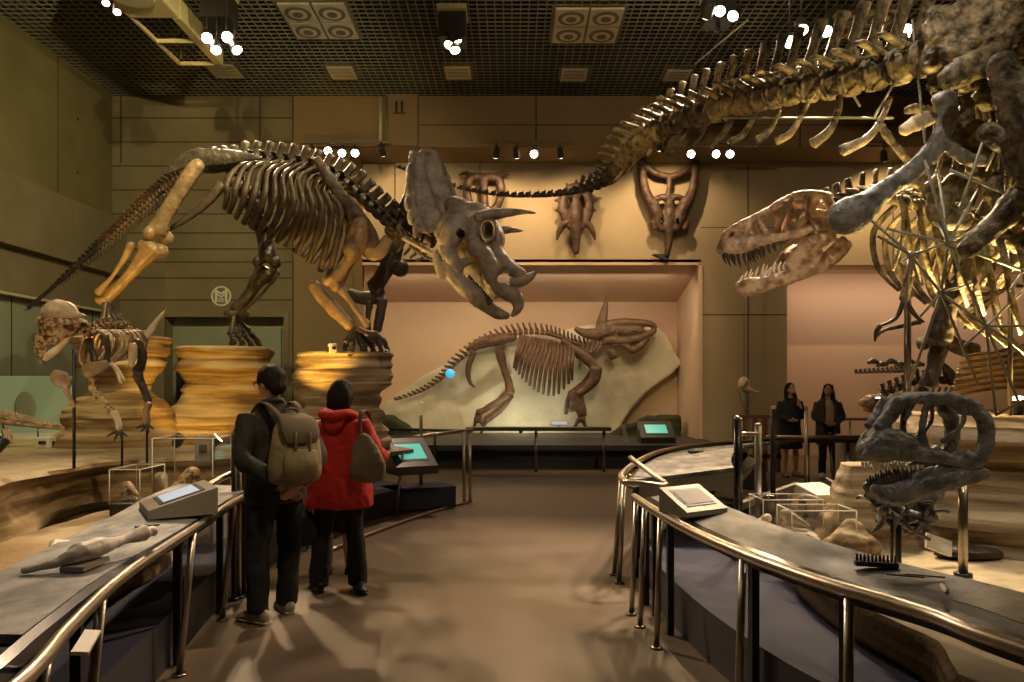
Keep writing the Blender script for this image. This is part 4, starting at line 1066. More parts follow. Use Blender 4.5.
# floodlight boxes
def floodbox(label,c,w,d,h,yaw,pitch=0,m='kiosk'):
    t=thing('floodlight',label,'floodlight',c); c=Vector(c); E_=Euler((pitch,0,yaw)); R=E_.to_matrix()
    MB().box(c+V(0,0,h/2),(w,d,h),E_,.012).build('housing',m,t,smooth=False)
    MB().box(c+V(0,0,h/2)+R@V(0,d/2,0),(w*.85,.01,h*.8),E_).build('lens','lamp_white',t,smooth=False)
    for s in(-1,1): MB().box(c+V(0,0,h/2)+R@V(s*(w/2+.008),0,-h*.15),(.012,d*.3,h*.5),E_).build('bracket','kiosk_dark',t,smooth=False)
    MB().box(c+V(0,0,h/2)+R@V(0,-d/2-.01,0),(w*.5,.02,h*.3),E_,.004).build('gear_box','kiosk_dark',t,smooth=False)
    return t
q=P(205,447,6.9); floodbox('small upright grey-green box lamp on the sand left of the posts',(q.x,q.y,.9),.14,.16,.26,.2)
floodbox('small white box lamp on the floor under the teal backdrop',(P(46,440,8.5).x,8.5,.9),.16,.12,.13,0,0,'case_white')
floodbox('small white angled lamp on the right pedestal beside the forefoot',(P(332,350,8.6).x,8.62,P(0,352,8.6).z-.01),.09,.08,.11,.6,0,'case_white')
floodbox('tiny white lamp at the far edge of the right pedestal',(P(386,352,9.0).x,9.0,P(0,353,9.1).z-.01),.06,.06,.05,.2,0,'case_white')
# chrome and black posts on the left
def barrier(label,px,py0,Y,zb,r=.03,m='steel',cap='steel'):
    c=P(px,py0,Y); t=thing('barrier_post',label,'post',(c.x,c.y,zb),'slim uprights standing on the display islands')
    MB().cyl((c.x,c.y,zb),(c.x,c.y,c.z),r).build('shaft',m,t)
    MB().ball((c.x,c.y,c.z),(r*1.08,r*1.08,.02)).build('cap',cap,t)
    MB().cyl((c.x,c.y,zb),(c.x,c.y,zb+.02),r*1.9).build('base_plate','black',t)
barrier('black post in front of the left display, outer of the close trio',234,433,5.55,0,.02,'black')
barrier('chrome post between two black posts in the left display',239,431,5.6,0,.02,'steel','case_white')
barrier('black post in the left display, nearest the visitor with the backpack',244,433,5.65,0,.02,'black')
m=MB(); m.tube([P(205,487,5.3),P(222,478,5.5),P(240,470,5.65)],.022,10,sub=3); tag(m.build('steel_arm','steel_dark'),'grey steel bar rising from the left kiosk to the trio of posts','bar')
# teal backdrop with small tail skeleton at far left
q=thing('lit_backdrop','teal-green lit panel standing on the sand at the far left','display panel',(-6.6,10.8,.9))
MB().bb(-8.0+.3,P(71,0,10.8).x,10.8,10.86,.9,P(0,376,10.8).z,.01).build('panel','teal_panel',q,smooth=False)
MB().bb(-7.7,P(71,0,10.8).x,9.9,10.8,.9,.93).build('shelf','case_white',q,smooth=False)
m=MB(); c=P(25,408,10.79); m.ball(c,(.16,.015,.24)); m.build('printed_figure','teal_glass',q)
sm=thing('small_tail_skeleton','small row of tail vertebrae with raised spines before the teal panel','dinosaur skeleton',(P(30,428,8.6).x,8.6,.9))
for i in range(26):
    t=i/25; p=P(lerp(-8,63,t),lerp(420,429,t),8.6); r=lerp(.05,.018,t)
    b=vertebra(p,V(1,0,-.1),.04,r,lerp(.14,.04,t),lean=1.6,side=.5,seg=7,bw=.2); b.build('vertebra','bone_tan',sm)
for x in (3,38):
    m=MB(); m.cyl(P(x,425,8.6),V(P(x,425,8.6).x,8.6,.9),.01); m.build('stand','steel_dark',sm)
for k in range(3):
    m=MB(); m.tube([P(2+k*3,428,8.6),P(6+k*3,438,8.5),P(3+k*4,443,8.5)],.012,6,sub=2); m.build('leg_bone','bone_tan',sm)

# ---------------- right island ----------------
RC = curve([(2.05,1.1),(1.56,2.25),(1.46,2.61),(1.29,2.97),(1.19,3.25),(1.10,3.57),(1.0,4.08),(.93,4.7),(.89,5.38)],60)
rp=[(p.x,p.y) for p in offset(RC,-.17)]
poly=rp+[(1.12,6.2),(1.6,7.2),(2.4,8.4),(4.0,9.2),(9,9.2),(9,1.1)]
o=MB().prism(poly[::-1] if False else poly,.0,.30).build('display_plinth','lilac',smooth=False); o.data.materials.append(MATS['plinth_dark'])
for p in o.data.polygons:
    if p.normal.z<.5: p.material_index=1
tag(o,'low dark-sided plinth with lilac top under the rock display at right','plinth')
sandp=[(2.25,2.2),(1.85,3.3),(1.75,4.3),(1.95,5.0),(2.6,5.5),(3.4,6.0),(8.5,6.0),(8.5,2.2)]
o=strata('sand_bed',sandp,.30,.50,'strata_pale',33,inset=.02,dz=.03,step=.1,amp=.03,top='sand'); tag(o,'pale sandy bed under the dark grey skull at right','sand bed')
rk=[(2.95,5.6),(3.05,5.15),(3.6,4.75),(4.6,4.4),(8.0,4.2),(8.6,7.6),(5.5,8.0),(4.1,7.6),(3.4,6.5)]
o=strata('rock_outcrop',rk,.30,1.36,'strata_pale',44,prof=[(0,.25),(.35,.12),(.5,0),(.75,-.08),(1,0)],inset=.09,dz=.03,step=.09,amp=.08,top='strata')
tag(o,'layered sandstone cliff carrying the big skeleton at right','rock')
for (label,x0,x1,py0,Y,dp,zb,sd,mt_) in [('smooth yellowish sandstone ledge behind the clear cases',830,895,464,5.35,.5,.50,51,'strata_pale')]:
    a=P(x0,0,Y).x; b=P(x1,0,Y).x; top=P(0,py0,Y).z
    o=strata('rock_ledge',[(a,Y-dp*.4),(lerp(a,b,.5),Y-dp*.5),(b,Y-dp*.3),(b,Y+dp*.4),(lerp(a,b,.5),Y+dp*.5),(a+.06,Y+dp*.35)],zb,top,mt_,sd,inset=.05,dz=.025,step=.04,amp=.04,prof=[(0,.1),(1,-.05)])
    tag(o,label,'rock ledge')
b=MB()
for (dx,dy,dz,r_) in ((0,0,.07,.13),(.12,.03,.05,.11),(-.1,.02,.04,.09),(.05,.06,.14,.09)): b.ball((P(850,0,4.85).x+dx,4.88+dy,.50+dz),(r_,r_*.9,r_*.8))
tag(b.build('boulder','strata_pale',vox=.015,amp=.02,ns=9),'low pale boulder beside the neck bones left of the dark grey skull','rock')
dr=thing('display_desk','long curved desk with dark edge and thick steel handrail in the right foreground','display desk',(1.2,3.3,0))
strip(RC,-.11,-.43,.80,.845,.03).build('desk_top','desk_photo',dr,smooth=False)
strip(RC,-.055,-.115,.79,.803,.06).build('edge_trim','black_gloss',dr,smooth=False)
strip(RC,-.15,-.38,.74,.76,.04).build('desk_tray','black',dr,smooth=False)
pipe(RC,0,.80,.028).build('handrail','steel',dr)
strip(RC[:17],-.2,-.42,.815,.848,.004).build('photo_panel','desk_brown',dr,smooth=False)
legs(dr,RC,[21,37],.78,-.05,d_out=0,black_d=-.13)
legs(dr,RC,[52,56,59],.78,-.12,black_d=-.1)
for i,(a,b) in enumerate((((.92,5.2),.0),((.9,5.5),0))): pass
q=P(690,503,4.55); kiosk('information_kiosk','pale wedge-shaped kiosk with pinkish screen at the head of the right desk',(q.x+.02,q.y,.83),.55,.34,.24,.03,.15,'kiosk','screen_pink')
# casts on the right desk
q=P(876,562,3.15); t=thing('ridged_cast','small grey ridged cast like a comb on the right desk','fossil cast',(q.x,q.y,.835))
b=MB(); b.box((q.x,q.y,.848),(.17,.05,.02),Euler((0,0,-.25)),.004); b.build('base','kiosk_dark',t,smooth=False)
for k in range(11):
    b=MB(); r_=Euler((0,0,-.25)).to_matrix()@V((k-5)*.015,0,0); b.tube([V(q.x,q.y,.855)+r_,V(q.x,q.y,.885)+r_],[.006,.004],6,sub=1); b.build('ridge','bone_grey',t)
q=P(944,587,2.75); m=MB(); m.tube([V(q.x-.02,q.y-.05,.85),V(q.x,q.y,.855),V(q.x+.02,q.y+.05,.852)],[.008,.012,.007],8,sub=3); tag(m.build('tooth_cast','pale_cast'),'small white tooth cast on the right graphic desk','fossil cast')
for k,(px,py,lb) in enumerate(((925,583,'middle'),(905,578,'left'))):
    q=P(px,py,2.95); m=MB(); m.box((q.x,q.y,.848),(.14,.012,.006),Euler((0,0,-.35)),.001); tag(m.build('specimen_strip','brown_wood',smooth=False),'thin reddish specimen strip on the right desk, %s one'%('nearer the white tooth' if k==0 else 'nearer the ridged cast'),'specimen strip')
# turned end and second curved desk
R2 = curve([(.93,6.05),(.98,6.6),(1.37,7.9),(1.88,9.1),(2.6,10.0),(3.5,10.6)],40)
d2=thing('display_desk','pale curved graphic desk sweeping back beyond the near kiosk at right','display desk',(1.4,7.8,0))
pipe(R2,0,.82,.028).build('handrail','steel',d2)
strip(R2[6:],-.10,-.95,.80,.92,.03).build('desk_top','desk_grey',d2,smooth=False)
strip(R2[6:],-.06,-.1,.79,.803,.06).build('edge_trim','steel_dark',d2,smooth=False)
strip(R2[6:12],-.1,-.95,.765,.885,.14).build('end_panel','kiosk',d2,smooth=False)
m=MB(); m.tube([V(.93,6.05,.82),V(1.05,5.98,.82),V(1.25,6.0,.80),V(1.22,6.3,.84),V(1.12,6.7,.92),V(1.12,7.0,.93)],.024,10,sub=4); m.build('return_rail','steel',d2)
legs(d2,R2,[2,6,10],.80,-.1,black_d=-.12)
for i in (16,24,32):
    q=offset(R2,-.5)[i]; m=MB(); m.box((q.x,q.y,.53),(.08,.25,.46),Euler((0,0,.5))); m.build('support','kiosk_dark',d2,smooth=False)
q=offset(R2,-.5)[20]; m=MB(); m.ball((q.x,q.y,.875),(.09,.07,.035)); tag(m.build('rock_sample','bone_grey',amp=.01,ns=20),'small dark rock sample on the pale curved desk','rock sample')
q=offset(R2,-.55)[34]
# acrylic cases right
acrylic('left clear case with bright small fossils beyond the right desk',P(754,0,5.5).x,P(812,0,5.5).x,5.3,5.6,.50,P(0,500,5.3).z,.03)
acrylic('front clear case with pale bones beside the dark skull',P(789,0,4.9).x,P(853,0,4.9).x,4.85,5.12,.50,P(0,511,4.85).z,.03)
small_skull('bright white small skull at the left end of the left clear case',(P(763,0,5.4).x,5.45,.53),.16,'bone_cream',.3)
small_skull('bright white small skull in the middle of the left clear case',(P(798,0,5.4).x,5.45,.53),.2,'bone_cream',2.8)
for i in range(6):
    c=P(797+i*8,531-(i%2)*3,4.98); m=MB(); a=i*1.1; d=V(math.cos(a)*.05,math.sin(a)*.03,.012)
    c.z=.56+(i%3)*.014; c.y=4.98
    m.tube([c-d,c,c+d],[.014,.008,.013],8,sub=3); tag(m.build('small_bone','bone_cream'),'pale small bone lying loose in the front clear case','bone','small bones in the front clear case')
q=P(862,556,4.05); m=MB(); m.ball((q.x,q.y,.52),(.09,.06,.04)); m.ball((q.x+.07,q.y,.525),(.04,.04,.03)); tag(m.build('fossil_lump','bone_mottled',vox=.01,amp=.015,ns=18),'mottled brown fossil lump on the sand by the ridged cast','fossil')
q=P(820,500,5.7); floodbox('pale tilted box lamp with cables beside the yellowish ledge',(q.x,5.75,.62),.26,.26,.20,.35,.25,'case_white')
m=MB()
for k in range(4): m.tube([P(826,478,5.6),P(836+k*2,488,5.5),P(832+k,500,5.5),V(P(838+k*2,0,5.4).x,5.4,.52)],.008,6,sub=4)
tag(m.build('lamp_cable','black'),'black cables hanging from the tilted box lamp','cable')
q=P(845,520,5.2)
# second row: dark info stand and rails
t=thing('information_stand','dark triangular lectern behind the chrome posts at right','lectern',(P(752,0,7.6).x,7.6,.3))
m=MB(); m.slab([P(732,488,7.6),P(768,492,7.6),P(765,462,7.6),P(757,459,7.6)],(0,.3,0)); m.build('body','kiosk_dark',t,smooth=False)
m=MB(); m.bb(P(727,0,7.5).x,P(772,0,7.5).x,7.5,7.95,.3,.42); m.build('foot','kiosk_dark',t,smooth=False)
m=MB(); m.slab([P(734,485,7.58),P(757,459,7.58),P(759,461,7.58),P(737,487,7.58)],(0,-.02,0)); m.build('edge','steel_dark',t,smooth=False)
m=MB(); m.slab([P(737,505,6.6),P(800,483,7.2),P(800,488,7.2),P(737,512,6.6)],(0,.1,0)); tag(m.build('desk_ledge','kiosk',smooth=False),'narrow pale ledge running behind the clear cases','ledge')
barrier('black and chrome post in front, leftmost on the right island',737,418,5.6,.30,.024,'black_gloss','steel')
barrier('pale grey square-topped post of the right island, second from left',758,425,6.4,.30,.028,'kiosk','kiosk')
barrier('tall dark post of the right island before the two standing visitors',773,408,6.9,.30,.024,'black')
barrier('chrome post of the right island nearest the two standing visitors',806,408,7.4,.30,.018,'steel','steel')
barrier('thin dark post just behind the leftmost black and chrome post',741,420,6.3,.30,.014,'steel_dark')
m=MB(); m.tube([P(742,434,5.9),P(758,434,6.4)],.018,8,sub=1); tag(m.build('cross_bar','steel'),'short chrome bar between two posts at the right island','bar')
rl=thing('display_desk','flat dark desk and rail in front of the two standing visitors','display desk',(P(800,0,9.7).x,9.9,0))
a=P(764,439,9.6); b=P(862,436,9.9); b.z=a.z
MB().bb(a.x,b.x,9.6,10.0,a.z-.05,a.z).build('desk_top','black_gloss',rl,smooth=False)
MB().tube([a+V(0,-.1,.03),b+V(0,-.4,.03)],.025,10,sub=1).build('rail','steel',rl)
for px in (808,829,848):
    c=P(px,440,9.75); m=MB(); m.tube([c,V(c.x+(.12 if px==829 else 0),c.y,0)],.022,8,sub=1,dome=0); m.build('leg','steel_dark',rl)
MB().bb(P(845,0,9.9).x,P(875,0,9.9).x,9.9,10.2,.25,.95).build('light_box','case_white',rl,smooth=False)
# brown wooden railing and the slim wall rail
t=thing('wooden_railing','reddish brown wooden railing beyond the curved desk at right','railing',(P(755,0,14).x,14,0))
z0=P(0,415,14).z
MB().bb(P(733,0,14).x,P(781,0,14).x,13.96,14.04,z0-.06,z0).build('top_rail','brown_wood',t,smooth=False)
for px in (735,744,755,765,778): MB().bb(P(px,0,14).x-.04,P(px,0,14).x+.04,13.97,14.03,0,z0-.06).build('baluster','brown_wood',t,smooth=False)
MB().bb(P(733,0,14).x,P(781,0,14).x,13.97,14.03,.25,.33).build('bottom_rail','brown_wood',t,smooth=False)
t=thing('wall_handrail','thin brown handrail behind the visitor in the grey cardigan','handrail',(P(862,0,15).x,15,0))
MB().tube([P(843,419,15),P(868,419,15),P(871,421,15)],.03,8,sub=1).build('rail','brown_wood',t)
for px in (850,866): MB().cyl(P(px,419,15),V(P(px,0,15).x,15,0),.022).build('post','steel_dark',t)
# black table rail in front of the niche
t=thing('viewing_rail','black narrow viewing rail on slim posts before the lit niche','railing',(P(540,0,13.9).x,13.9,0))
a=P(466,427,13.9); b=P(611,427,13.9)
MB().bb(a.x,b.x,13.8,14.05,a.z-.07,a.z,.01).build('top_board','kiosk_dark',t,smooth=False)
for px in (468,536,604): MB().cyl(V(P(px,0,13.9).x,13.9,0),V(P(px,0,13.9).x,13.9,a.z-.07),.03).build('post','steel_dark',t)
q=P(559,424,13.9)
t=thing('caption_sign','small white caption board standing on the black viewing rail','sign',(q.x,13.9,a.z))
MB().box((q.x,13.92,a.z+.07),(.32,.02,.10),Euler((-.5,0,0)),.004).build('board','case_white',t,smooth=False)
MB().box((q.x,13.905,a.z+.075),(.27,.012,.05),Euler((-.5,0,0))).build('print_block','screen',t,smooth=False)
MB().cyl((q.x,13.95,a.z),(q.x,13.95,a.z+.07),.012).build('stem','black',t)
m=thing('low_rail','long dark low rail on stub posts in front of the left end of the niche','railing',(P(430,0,14.1).x,14.1,0))
a=P(385,429,14.1); b=P(470,431,14.1)
MB().tube([a,b],.03,8,sub=1).build('rail','kiosk_dark',m)
for px in (435,): MB().cyl(V(P(px,0,14.1).x,14.1,0),P(px,430,14.1),.025).build('post','kiosk_dark',m)
kiosk('information_kiosk','dark kiosk with a green-lit screen on the ledge at the niche corner',(P(656,0,14.9).x,14.9,.48),.0,.68,.5,.12,.42,'kiosk_dark','screen_teal')
m=MB(); m.slab([P(621,425,15),P(625,425,15),P(630,446,15),P(626,446,15)],(0,.05,0)); tag(m.build('leaning_panel','kiosk',smooth=False),'slim pale upright panel edge left of the green-lit kiosk','panel')
# ================= niche display =================
sl=[(378,424),(384,404),(402,388),(430,371),(462,352),(505,340),(560,330),(610,322),(650,320),(668,336),(682,364),(668,378),(648,392),(630,412),(612,444),(560,446),(500,446),(440,446),(400,440)]
m=MB(); m.slab([P(x,y,18.05) for x,y in sl],(0,.28,0))
me=m.build('stone_slab','slab',vox=.07,amp=.05,ns=1.5,sm=4); tag(me,'huge pale greenish stone slab leaning in the lit niche','stone slab')
m=MB(); m.slab([P(x,y,17.2) for x,y in [(376,446),(378,414),(392,418),(412,430),(440,438),(520,443),(600,441),(622,428),(646,418),(680,416),(682,446)]],(0,.5,0))  # right end is shadow at the slab foot, built as dark ground
o=m.build('mound_and_shade','foliage_shade',vox=.06,amp=.07,ns=2,sm=2); tag(o,'dark green mound along the slab foot, its right part standing in for shadow','mound')
NR=thing('relief_skeleton','brown horned skeleton mounted on the pale slab in the lit niche','dinosaur skeleton',P(530,430,17.85))
YN_=17.75
def npart(specs,name,Y=YN_,vox=.03,fl=.8,amp=.012,extra=None,cut=None):
    b=MB()
    for s in specs: pt(b,s,Y,fl,9,4)
    if extra: extra(b)
    return b.build(name,'bone_relief',NR,vox=vox,amp=amp,ns=6,cut=cut)
SPN=[(396,400,1.2),(412,395,1.8),(428,388,2.4),(443,377,3),(455,364,3.6),(470,352,4.2),(488,342,4.6),(506,335,4.8),(525,332,4.8),(545,333,4.6),(560,337,4.4),(575,343,4.2),(590,346,4)]
for i in range(44):
    t=(i+.5)/44; a=interp(SPN,t); b_=interp(SPN,min(1,t+.02)); p=P(a[0],a[1],YN_); d=P(b_[0],b_[1],YN_)-p
    r=a[2]*.6*YN_/F
    vertebra(p,d,.115,r,r*2.6,lean=.6,side=.5,seg=7,bw=.2).build('vertebra','bone_relief',NR)
for i in range(15):
    t=i/14; x=lerp(521,572,t); y=lerp(335,345,t)
    ex=interp([(514,368),(524,380),(538,392),(556,395),(572,380)],t)
    b=MB(); pt(b,[(x,y,1.5),(x-1+t*2,y+8,1.9,-.25),(lerp(x,ex[0],.6),lerp(y,ex[1],.55),1.9,-.38),(ex[0],ex[1],1.4,-.25)],YN_-.05,.7,7,4); b.build('rib','bone_relief',NR)
npart([[(467,350,3),(482,343,6),(500,339,6.5),(515,337,4)]],'ilium',fl=.5)
npart([[(474,352,3.5),(468,368,3),(470,382,2.4),(476,388,1)]],'ischium')
npart([[(500,352,5),(503,366,4.2),(508,380,4),(510,393,5.5)]],'femur',YN_-.2)
npart([[(508,394,5),(497,402,3.6),(484,410,3.6),(478,413,4)]],'tibia',YN_-.2)
npart([[(478,413,3),(476,420,2.6),(474,427,1.6)],[(480,414,2.6),(481,422,2.2),(484,427,1.6)]],'hind_foot',YN_-.2)
npart([[(512,395,3),(500,410,3.4),(486,420,4)],[(486,420,2.6),(482,430,2),(480,440,1.6)]],'far_hind_leg',YN_+.05)
npart([[(562,340,3),(575,350,4.6),(588,360,5.5),(596,370,5)]],'scapula',YN_-.15,fl=.5)
npart([[(596,368,7),(594,380,6),(586,388,5),(578,394,4.5)]],'humerus',YN_-.2)
npart([[(572,392,4.5),(576,404,3.8),(581,416,3.5)],[(580,394,3),(584,406,2.6),(585,416,2.6)]],'forearm',YN_-.2)
npart([[(580,417,3),(576,425,2.2),(574,430,1.4)],[(583,417,3),(585,425,2.2),(588,430,1.4)]],'forefoot',YN_-.2)
npart([[(592,372,4),(584,384,3.6),(570,394,3.6)],[(570,394,3),(567,404,2.6),(566,414,2.6)]],'far_foreleg',YN_+.1)
for i in range(5):
    b=MB(); pt(b,[(583+i*5,344-i*2,2),(582+i*5,352-i*2,2),(577+i*5,358-i*2,1.4)],YN_-.1,.7,7,3); b.build('neck_rib','bone_relief',NR)
c=MB(); c.ball(P(616,334,YN_-.1),(.08,.6,.035)); c.ball(P(634,333,YN_-.1),(.09,.6,.03))
npart([[(575,329,2.4),(585,333,5),(597,334,6.5),(608,331,7.5)],[(603,326,5),(620,323,5),(636,323,4.5),(650,324,3.5),(656,328,2)],
  [(604,340,5),(618,341,4.5),(632,340,4.5),(645,336,4),(655,330,3)],[(600,322,5),(604,330,8)],[(628,324,4),(628,340,4)],[(612,330,6),(626,331,6),(642,330,5)]],'skull',YN_-.1,vox=.025,cut=c)
npart([[(602,323,5.5),(604,312,4),(606,303,2.2),(606,295,.5)]],'horn',YN_-.1,vox=0,amp=0)
npart([[(622,343,3),(632,350,4),(640,346,4),(648,338,3)],[(622,343,3),(612,345,3)]],'lower_jaw',YN_-.1)
npart([[(610,350,4.5),(614,358,4)]],'hyoid',YN_-.1)
spotfix((.2,16.7,.62),(.3,18.0,1.0),'small uplight on the niche ledge under the skeleton ribs','small floodlights hidden among the rocks',m='black',lens='lens_warm',r=.05,ln=.1,power=70,ang=120,col=(1,.86,.62),name='floodlight')
m=MB(); m.ball(P(450,373.5,17.4),(.11,.05,.11),seg=20,rings=12); tag(m.build('blue_lamp','screen_blue'),'small round blue light in front of the skeleton tail in the niche','light')
# ================= skulls on the wall =================
YW_=15.8
def wall_skull(label, specs, axis, holes=(), horns=(), extra=None, vox=.022, m_='bone_wall'):
    t=thing('wall_skull',label,'fossil skull',P(axis,holes[0][1] if holes else 200,16.0)); b=MB()
    for s,both in specs:
        pt(b,s,YW_,.8,10,4)
        if both: pt(b,[(2*axis-q[0],)+tuple(q[1:]) for q in s],YW_,.8,10,4)
    c=None
    if holes:
        c=MB()
        for (x,y,rx,ry) in holes:
            for s_ in (1,-1): c.ball(P(axis+s_*(x-axis),y,YW_),(rx*YW_/F,.8,ry*YW_/F))
    b.build('skull',m_,t,vox=vox,amp=.015,ns=6,cut=c)
    for h in horns:
        for s_ in (1,-1):
            q=MB(); pt(q,[(axis+s_*(p[0]-axis),)+tuple(p[1:]) for p in h],YW_,1,9,4,dome=.3); q.build('horn',m_,t)
    q=MB(); q.bb(P(axis,0,YW_).x-.04,P(axis,0,YW_).x+.04,YW_,16.08,P(0,holes[0][1]+6,YW_).z-.04,P(0,holes[0][1]+6,YW_).z+.04); q.build('bracket','steel_dark',t,smooth=False)
    return t
wall_skull('brown skull with two hooked frill horns high on the wall behind the big frill',
  [([(484,178,5),(484,192,4),(484,210,6),(484,222,5)],0),([(484,177,4),(474,177,4.5),(468,182,4.5),(467,194,4.2),(471,206,4.5),(478,214,5)],1)],484,
  holes=[(475,192,3.4,7)],horns=[[(476,177,4.2),(470,175,3),(465,173,2),(459,175,.8)]])
sp=[([(576,190,6),(576,204,6),(576,215,8),(576,228,6.5),(576,240,4.5),(576,253,3)],0),([(576,187,4.5),(569,189,4.5),(564,197,4.5),(563,208,5),(566,219,5),(571,227,4)],1)]
for a in range(9):
    an=math.radians(-20+a*27.5)
    x=576-16.5*math.cos(an); y=203-17*math.sin(an)
    if x<=576.5: sp.append(([(576+(x-576)*.75,203+(y-203)*.75,2.6),(x,y,2.4),(576+(x-576)*1.3,203+(y-203)*1.35,1.3)],1))
wall_skull('brown skull ringed with spiky frill knobs and two down-curved brow horns, centre of the wall',sp,576,holes=[(570,199,2.4,4.5)],
  horns=[[(569,222,4),(563,225,3.6),(559,232,2.8),(557,240,.8)]])
wall_skull('brown skull with open heart-shaped frill frame, right of the big tail bend',
  [([(668,176,3),(656,173,3.4),(646,165,3.6),(642,163,4),(643,175,4),(645,188,4.4),(649,198,5),(655,208,6),(659,220,6),(663,230,5)],1),
   ([(669,174,3),(669,188,2.6),(669,200,4),(669,215,6),(669,228,6),(669,240,4),(668,248,3),(667,256,1.6)],0),([(654,200,3),(662,197,3.4),(669,200,4)],1),([(651,222,3),(654,230,2.4)],1)],669,
  holes=[(661,222,2,3.5)],horns=[[(657,205,4.5),(652,203,3.5),(649,198,1)]])
# small bird-like skeleton cast hung on a wire at the dividing wall
q=P(744,384,15.8); t=thing('hanging_skull','small pale fossil skull on a dark conical bracket hanging on the right wall','fossil skull',q)
b=MB(); b.ball(q,(.13,.11,.16)); b.tube([q+V(.05,-.05,-.1),q+V(.2,-.08,-.16),q+V(.3,-.08,-.16)],[.07,.03,.015],8,sub=3)
c=MB(); c.ball(q+V(.06,-.1,.02),.045); c.ball(q+V(-.03,-.11,-.05),.03); b.build('skull','bone_cream',t,vox=.015,amp=.01,ns=10,cut=c)
MB().tube([q+V(.02,.05,-.1),q+V(.1,.15,-.62)],[.1,.03],10,sub=1).build('bracket','teal_glass',t)
MB().cyl(q+V(0,0,.1),V(q.x,q.y,P(0,230,15.8).z),.005,6).build('wire','steel_dark',t)
q=P(657,258,16.0); m=MB(); m.slab([q+V(-.12,0,.06),q+V(.24,0,.06),q+V(.2,0,-.08)],(0,-.15,0)); tag(m.build('wall_spike','black',smooth=False),'small black wedge lamp under the open-frilled skull','light')
# ================= smaller skeletons =================
D=thing('domed_skull_skeleton','small standing skeleton with pale domed skull on the left rock base','dinosaur skeleton',(P(100,440,6.4).x,6.4,.9))
YD=6.4
def dp(specs,name,m='bone_cream',Y=YD,vox=.012,fl=.85,amp=.006,cut=None,extra=None,par=None):
    b=MB()
    for s in specs: pt(b,s,Y,fl,10,4)
    if extra: extra(b)
    return b.build(name,m,par or D,vox=vox,amp=amp,ns=14,cut=cut)
c=MB(); c.ball(P(65,328,YD-.12),(.045,.12,.045)); c.ball(P(47,338,YD-.05),(.035,.25,.03)); c.ball(P(57,336,YD-.15),(.03,.1,.025))
dp([[(44,322,9),(54,326,14),(66,326,13),(76,325,8)],[(42,335,8),(40,348,6),(42,356,5),(44,362,3)],[(50,338,9),(60,334,9)]],'skull','bone_mottled',cut=c,vox=.014)
dp([[(48,314,9),(58,311,12),(69,313,10),(77,317,5)]],'skull_dome','bone_cream',fl=1.15,vox=.014)
dp([[(77,313,2.4),(84,315,1.4),(90,317,.5)]],'frill_spike'); dp([[(76,320,2.4),(84,321,1.6),(91,324,.5)]],'frill_spike'); dp([[(40,318,2.2),(35,322,1.4)]],'frill_spike')
dp([[(41,361,3),(48,356,4),(56,350,4),(65,342,3.4),(70,336,3)]],'lower_jaw')
NKD=[(78,330,6.42),(86,334,6.45),(93,333,6.55),(102,328,6.7),(114,326,6.85),(126,330,7.0),(137,338,7.1),(146,340,7.2)]
for i in range(16):
    t=(i+.5)/16; a=interp(NKD,t); b_=interp(NKD,min(1,t+.03)); p=P(*a); d=P(*b_)-p
    vertebra(p,d,.055,.026,.07,lean=.3,side=.9,seg=8,bw=.3).build('vertebra','bone_mottled',D)
for i in range(9):
    t=i/8; x=lerp(92,130,t); y=lerp(330,330,t)
    for s in(-1,1):
        m=MB(); Y=6.6+t*.45
        m.tube([P(x,y,Y),P(x+s*9+3,y+3,Y+s*.0),P(x+s*13+3,y+16,Y),P(x+s*9-3,y+30-t*4,Y-.05),P(x+s*3-5,y+37-t*8,Y-.08)],[.012,.013,.013,.011,.008],7,sub=4); m.build('rib','bone_cream' if (i+s)%3 else 'bone_leg',D)
dp([[(84,372,8),(97,368,8),(108,364,5)]],'sternum','bone_leg',fl=.4,vox=.014)
dp([[(52,374,6),(62,380,9),(70,384,6)],[(66,390,4),(71,400,3),(75,408,2.4)]],'shoulder_blade','bone_leg',YD-.05,fl=.4)
dp([[(88,340,5),(92,352,3.4),(96,362,5)],[(104,336,5),(108,350,3),(106,362,4)]],'coracoid','bone_dark',6.55)
for dx,dy,Y in ((0,0,6.5),(46,-6,7.0)):
    pass
dp([[(94,376,5),(92,386,4),(97,396,5)]],'femur','bone_mottled',6.45); dp([[(96,397,5),(104,402,3.5),(112,412,4)]],'tibia','bone_mottled',6.4); dp([[(113,412,4),(118,420,3.4),(119,430,3.8)]],'metatarsal','bone_cream',6.35)
for k,(x,y) in enumerate(((107,436),(114,441),(122,440),(127,436))): dp([[(119,430,1.8),((119+x)/2,(430+y)/2,1.4),(x,y,.8)]],'toe','bone_dark',6.35,vox=0,amp=0)
dp([[(136,342,6),(142,352,5),(141,364,5),(137,372,6)]],'femur','bone_dark',6.9); dp([[(137,374,5.5),(143,388,4.2),(149,402,4)]],'tibia','bone_dark',6.85); dp([[(133,344,4),(133,354,5),(131,366,3)]],'ilium','bone_cream',6.8,fl=.5)
dp([[(149,403,3.8),(146,412,3.4),(147,424,3.8)]],'metatarsal','bone_leg',6.8)
for k,(x,y) in enumerate(((136,428),(141,432),(149,433),(154,429))): dp([[(147,424,1.8),((147+x)/2,(424+y)/2,1.4),(x,y,.8)]],'toe','bone_dark',6.8,vox=0,amp=0)
dp([[(113,365,2),(118,374,1.8),(121,383,1.4)],[(115,366,1.6),(121,374,1.4),(125,381,1)]],'arm','bone_cream',6.55,vox=0,amp=0)
TD=[(146,338,7.1,4.5),(152,328,7.15,4),(158,320,7.2,3.2),(163,313,7.25,2),(167,307,7.3,.8)]
dp([[(q[0],q[1],q[3],q[2]-7.1) for q in TD]],'tail','bone_cream',7.1,fl=.4)
